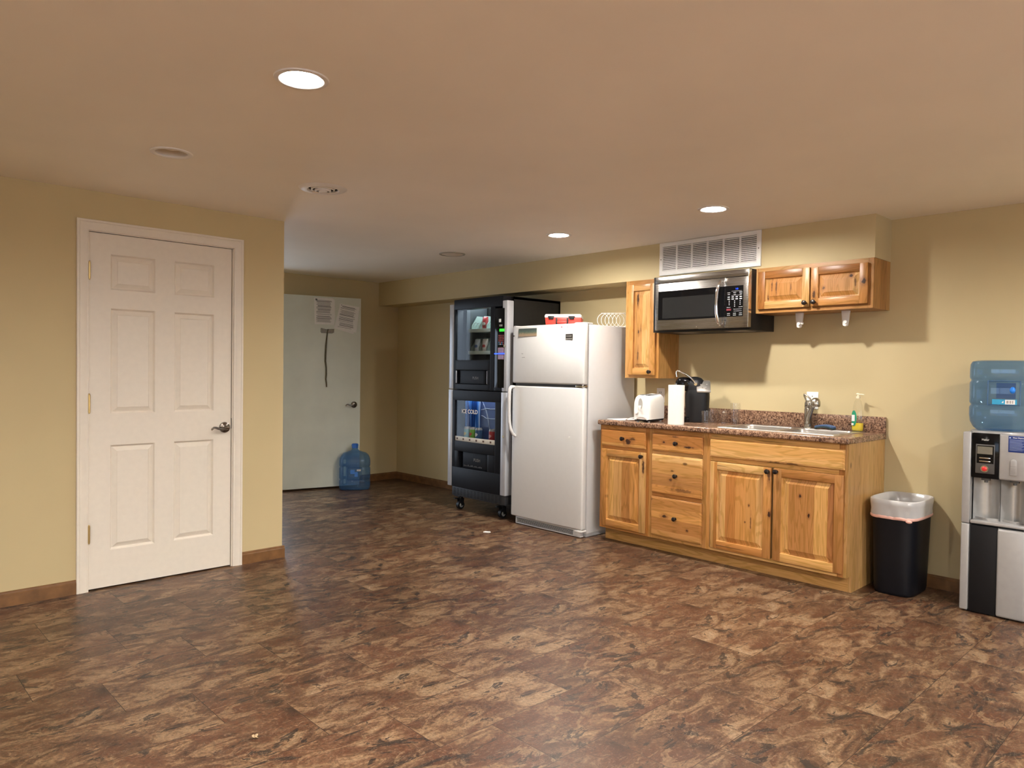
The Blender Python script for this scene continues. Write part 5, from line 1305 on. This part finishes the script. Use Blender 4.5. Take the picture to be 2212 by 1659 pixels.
for a in (1.062, .930):
    m = MB(); m.box(XW + .025, XW + .05, a - .020, a + .020, .727, .743, .002); m.cyl((XW + .04, a, .715), (XW + .04, a, .730), .009, n=14); part('tap', m, plain('tap_grey', (.10, .10, .095), .5), t, 'small dark tap')
m = MB(); m.box(XW + .004, XW + .03, .9968, 1.1225, .0090, .4810, .003); part('lower_black_panel', m, plain('black_grained', (.006, .0055, .006), .5, spec=.2, bump=.2, bscale=600), t, 'black lower panel')
m = MB(); m.box(XW - .006, XW + .03, cy0, .9955, .0085, .4790, .012, 3); part('lower_door', m, M_silver, t)
m = MB(); m.lathe((4.700, 1.016, 0), [(.150, .984), (.148, .992), (.125, .997), (.08, .990)], 48, sx=.9); part('bottle_collar', m, M_silver, t)
bcx, bcy = 4.690, 1.014; br = math.atan2(bcy, bcx)
t = thing('water_bottle', 'upside down blue water bottle seated on the cooler', 'water bottle', (bcx, bcy, .985))
b, f, l, o = bottle(t, (bcx, bcy), -1, 1.3790, .160, .112, br)
m = MB(); q = o + f * .1135
lab_box(m, q, l, -.052, .058, -.237, -.210, f); lb = part('label', m, M_bluelabel, b, 'light blue label strip', angle=0)
m = MB(); lab_box(m, q + f * .0012, l, .006, .050, -.2355, -.2115, f, .0004); lw_ = part('label_white', m, M_paper, lb, 'white barcode patch', angle=0)
m = MB()
for k in range(9):
    if k in (3, 6): continue
    lab_box(m, q + f * .0016, l, .0125 + k * .0034, .0147 + k * .0034, -.231, -.216, f, .0004)
part('barcode', m, M_print, lw_, angle=0)
m = MB(); mm_ = q + f * .0012
m.loft([[mm_ + l * -.010 + Vector((0, 0, -.228)), mm_ + l * -.001 + Vector((0, 0, -.228)), mm_ + l * -.001 + Vector((0, 0, -.217))], [mm_ + f * .0005 + l * -.010 + Vector((0, 0, -.228)), mm_ + f * .0005 + l * -.001 + Vector((0, 0, -.228)), mm_ + f * .0005 + l * -.001 + Vector((0, 0, -.217))]], True, True, True); part('label_mark', m, M_paper, lb, angle=0)
m = MB(); lab_box(m, o + f * .1090, l, -.034, .052, -.205, -.122, f); part('dark_decal', m, plain('navy_decal', (.010, .045, .13), .3), b, 'dark blue printed patch', angle=0)
m = MB(); cc = o + f * .112 + l * .038 + Vector((0, 0, -.160)); m.sphere(cc, .013, 1, 1, 1.4, 16); part('blue_dot_decal', m, plain('bright_blue', (.02, .22, .80), .3), b, 'bright blue patch')

# ------------------------------------------------------------------ litter on the floor
m = MB(); 
pts = [(-.030, -.006), (-.012, -.011), (.010, -.008), (.030, -.002), (.026, .008), (.004, .006), (-.016, .010), (-.032, .004)]
m.loft([[(a, b_, .0006) for a, b_ in pts], [(a * .9, b_ * .8, .006 + .002 * math.sin(9 * a * 30)) for a, b_ in pts]], True, True, True)
solo('paper_scrap', m, M_paper, 'crumpled white scrap on the floor in front of the refrigerator', 'scrap', (3.823, 4.276, 0), rotz=math.radians(-50))
t = thing('dry_leaf', 'small curled dry leaf on the floor near the bottom edge', 'leaf', (1.0855, 2.4119, 0), rotz=.4, local=True)
m = MB(); n = 22
P = []
for k in range(n):
    a = 2 * math.pi * k / n; r_ = .011 + .005 * math.cos(5 * a) + .002 * math.cos(3 * a + 1); P.append((r_ * math.cos(a), r_ * math.sin(a), .007 + .004 * math.sin(2 * a + .5)))
m.loft([[(x_ * .05, y_ * .05, .004) for x_, y_, z_ in P], [(x_ * .6, y_ * .6, z_ * .6) for x_, y_, z_ in P], P], True); part('blade', m, plain('tan_leaf', (.42, .30, .17), .7, var=.3, scale=150), t, angle=70)
m = MB(); m.tube([(0, 0, .004), (-.008, .004, .006), (-.016, .012, .002)], .0010, 6); part('stem', m, plain('leaf_stem', (.10, .06, .03), .7), t)

# ------------------------------------------------------------------ daylight through the open back door and the added windows
ld_ = bpy.data.lights.new('doorway_daylight', 'AREA'); ld_.shape = 'RECTANGLE'; ld_.size = OX1 - OX0; ld_.size_y = 2.05; ld_.cycles.is_portal = True
lo_ = bpy.data.objects.new('doorway_daylight', ld_); COL.objects.link(lo_); lo_.location = ((OX0 + OX1) / 2, YB + .13, 1.03); lo_.rotation_euler = (math.radians(-90), 0, 0)
for nm, loc, rot, w_, h_ in (('added_window_daylight', ((FILL_WIN1[0] + FILL_WIN1[1]) / 2, YF - .13, (FILL_WIN1[2] + FILL_WIN1[3]) / 2), (math.radians(90), 0, 0), FILL_WIN1[1] - FILL_WIN1[0], FILL_WIN1[3] - FILL_WIN1[2]), ('added_window_daylight', (XL - .13, (FILL_WIN2[0] + FILL_WIN2[1]) / 2, (FILL_WIN2[2] + FILL_WIN2[3]) / 2), (math.radians(90), 0, math.radians(-90)), FILL_WIN2[1] - FILL_WIN2[0], FILL_WIN2[3] - FILL_WIN2[2])):
    l2 = bpy.data.lights.new(nm, 'AREA'); l2.shape = 'RECTANGLE'; l2.size = w_; l2.size_y = h_; l2.cycles.is_portal = True
    o2 = bpy.data.objects.new(nm, l2); COL.objects.link(o2); o2.location = loc; o2.rotation_euler = rot
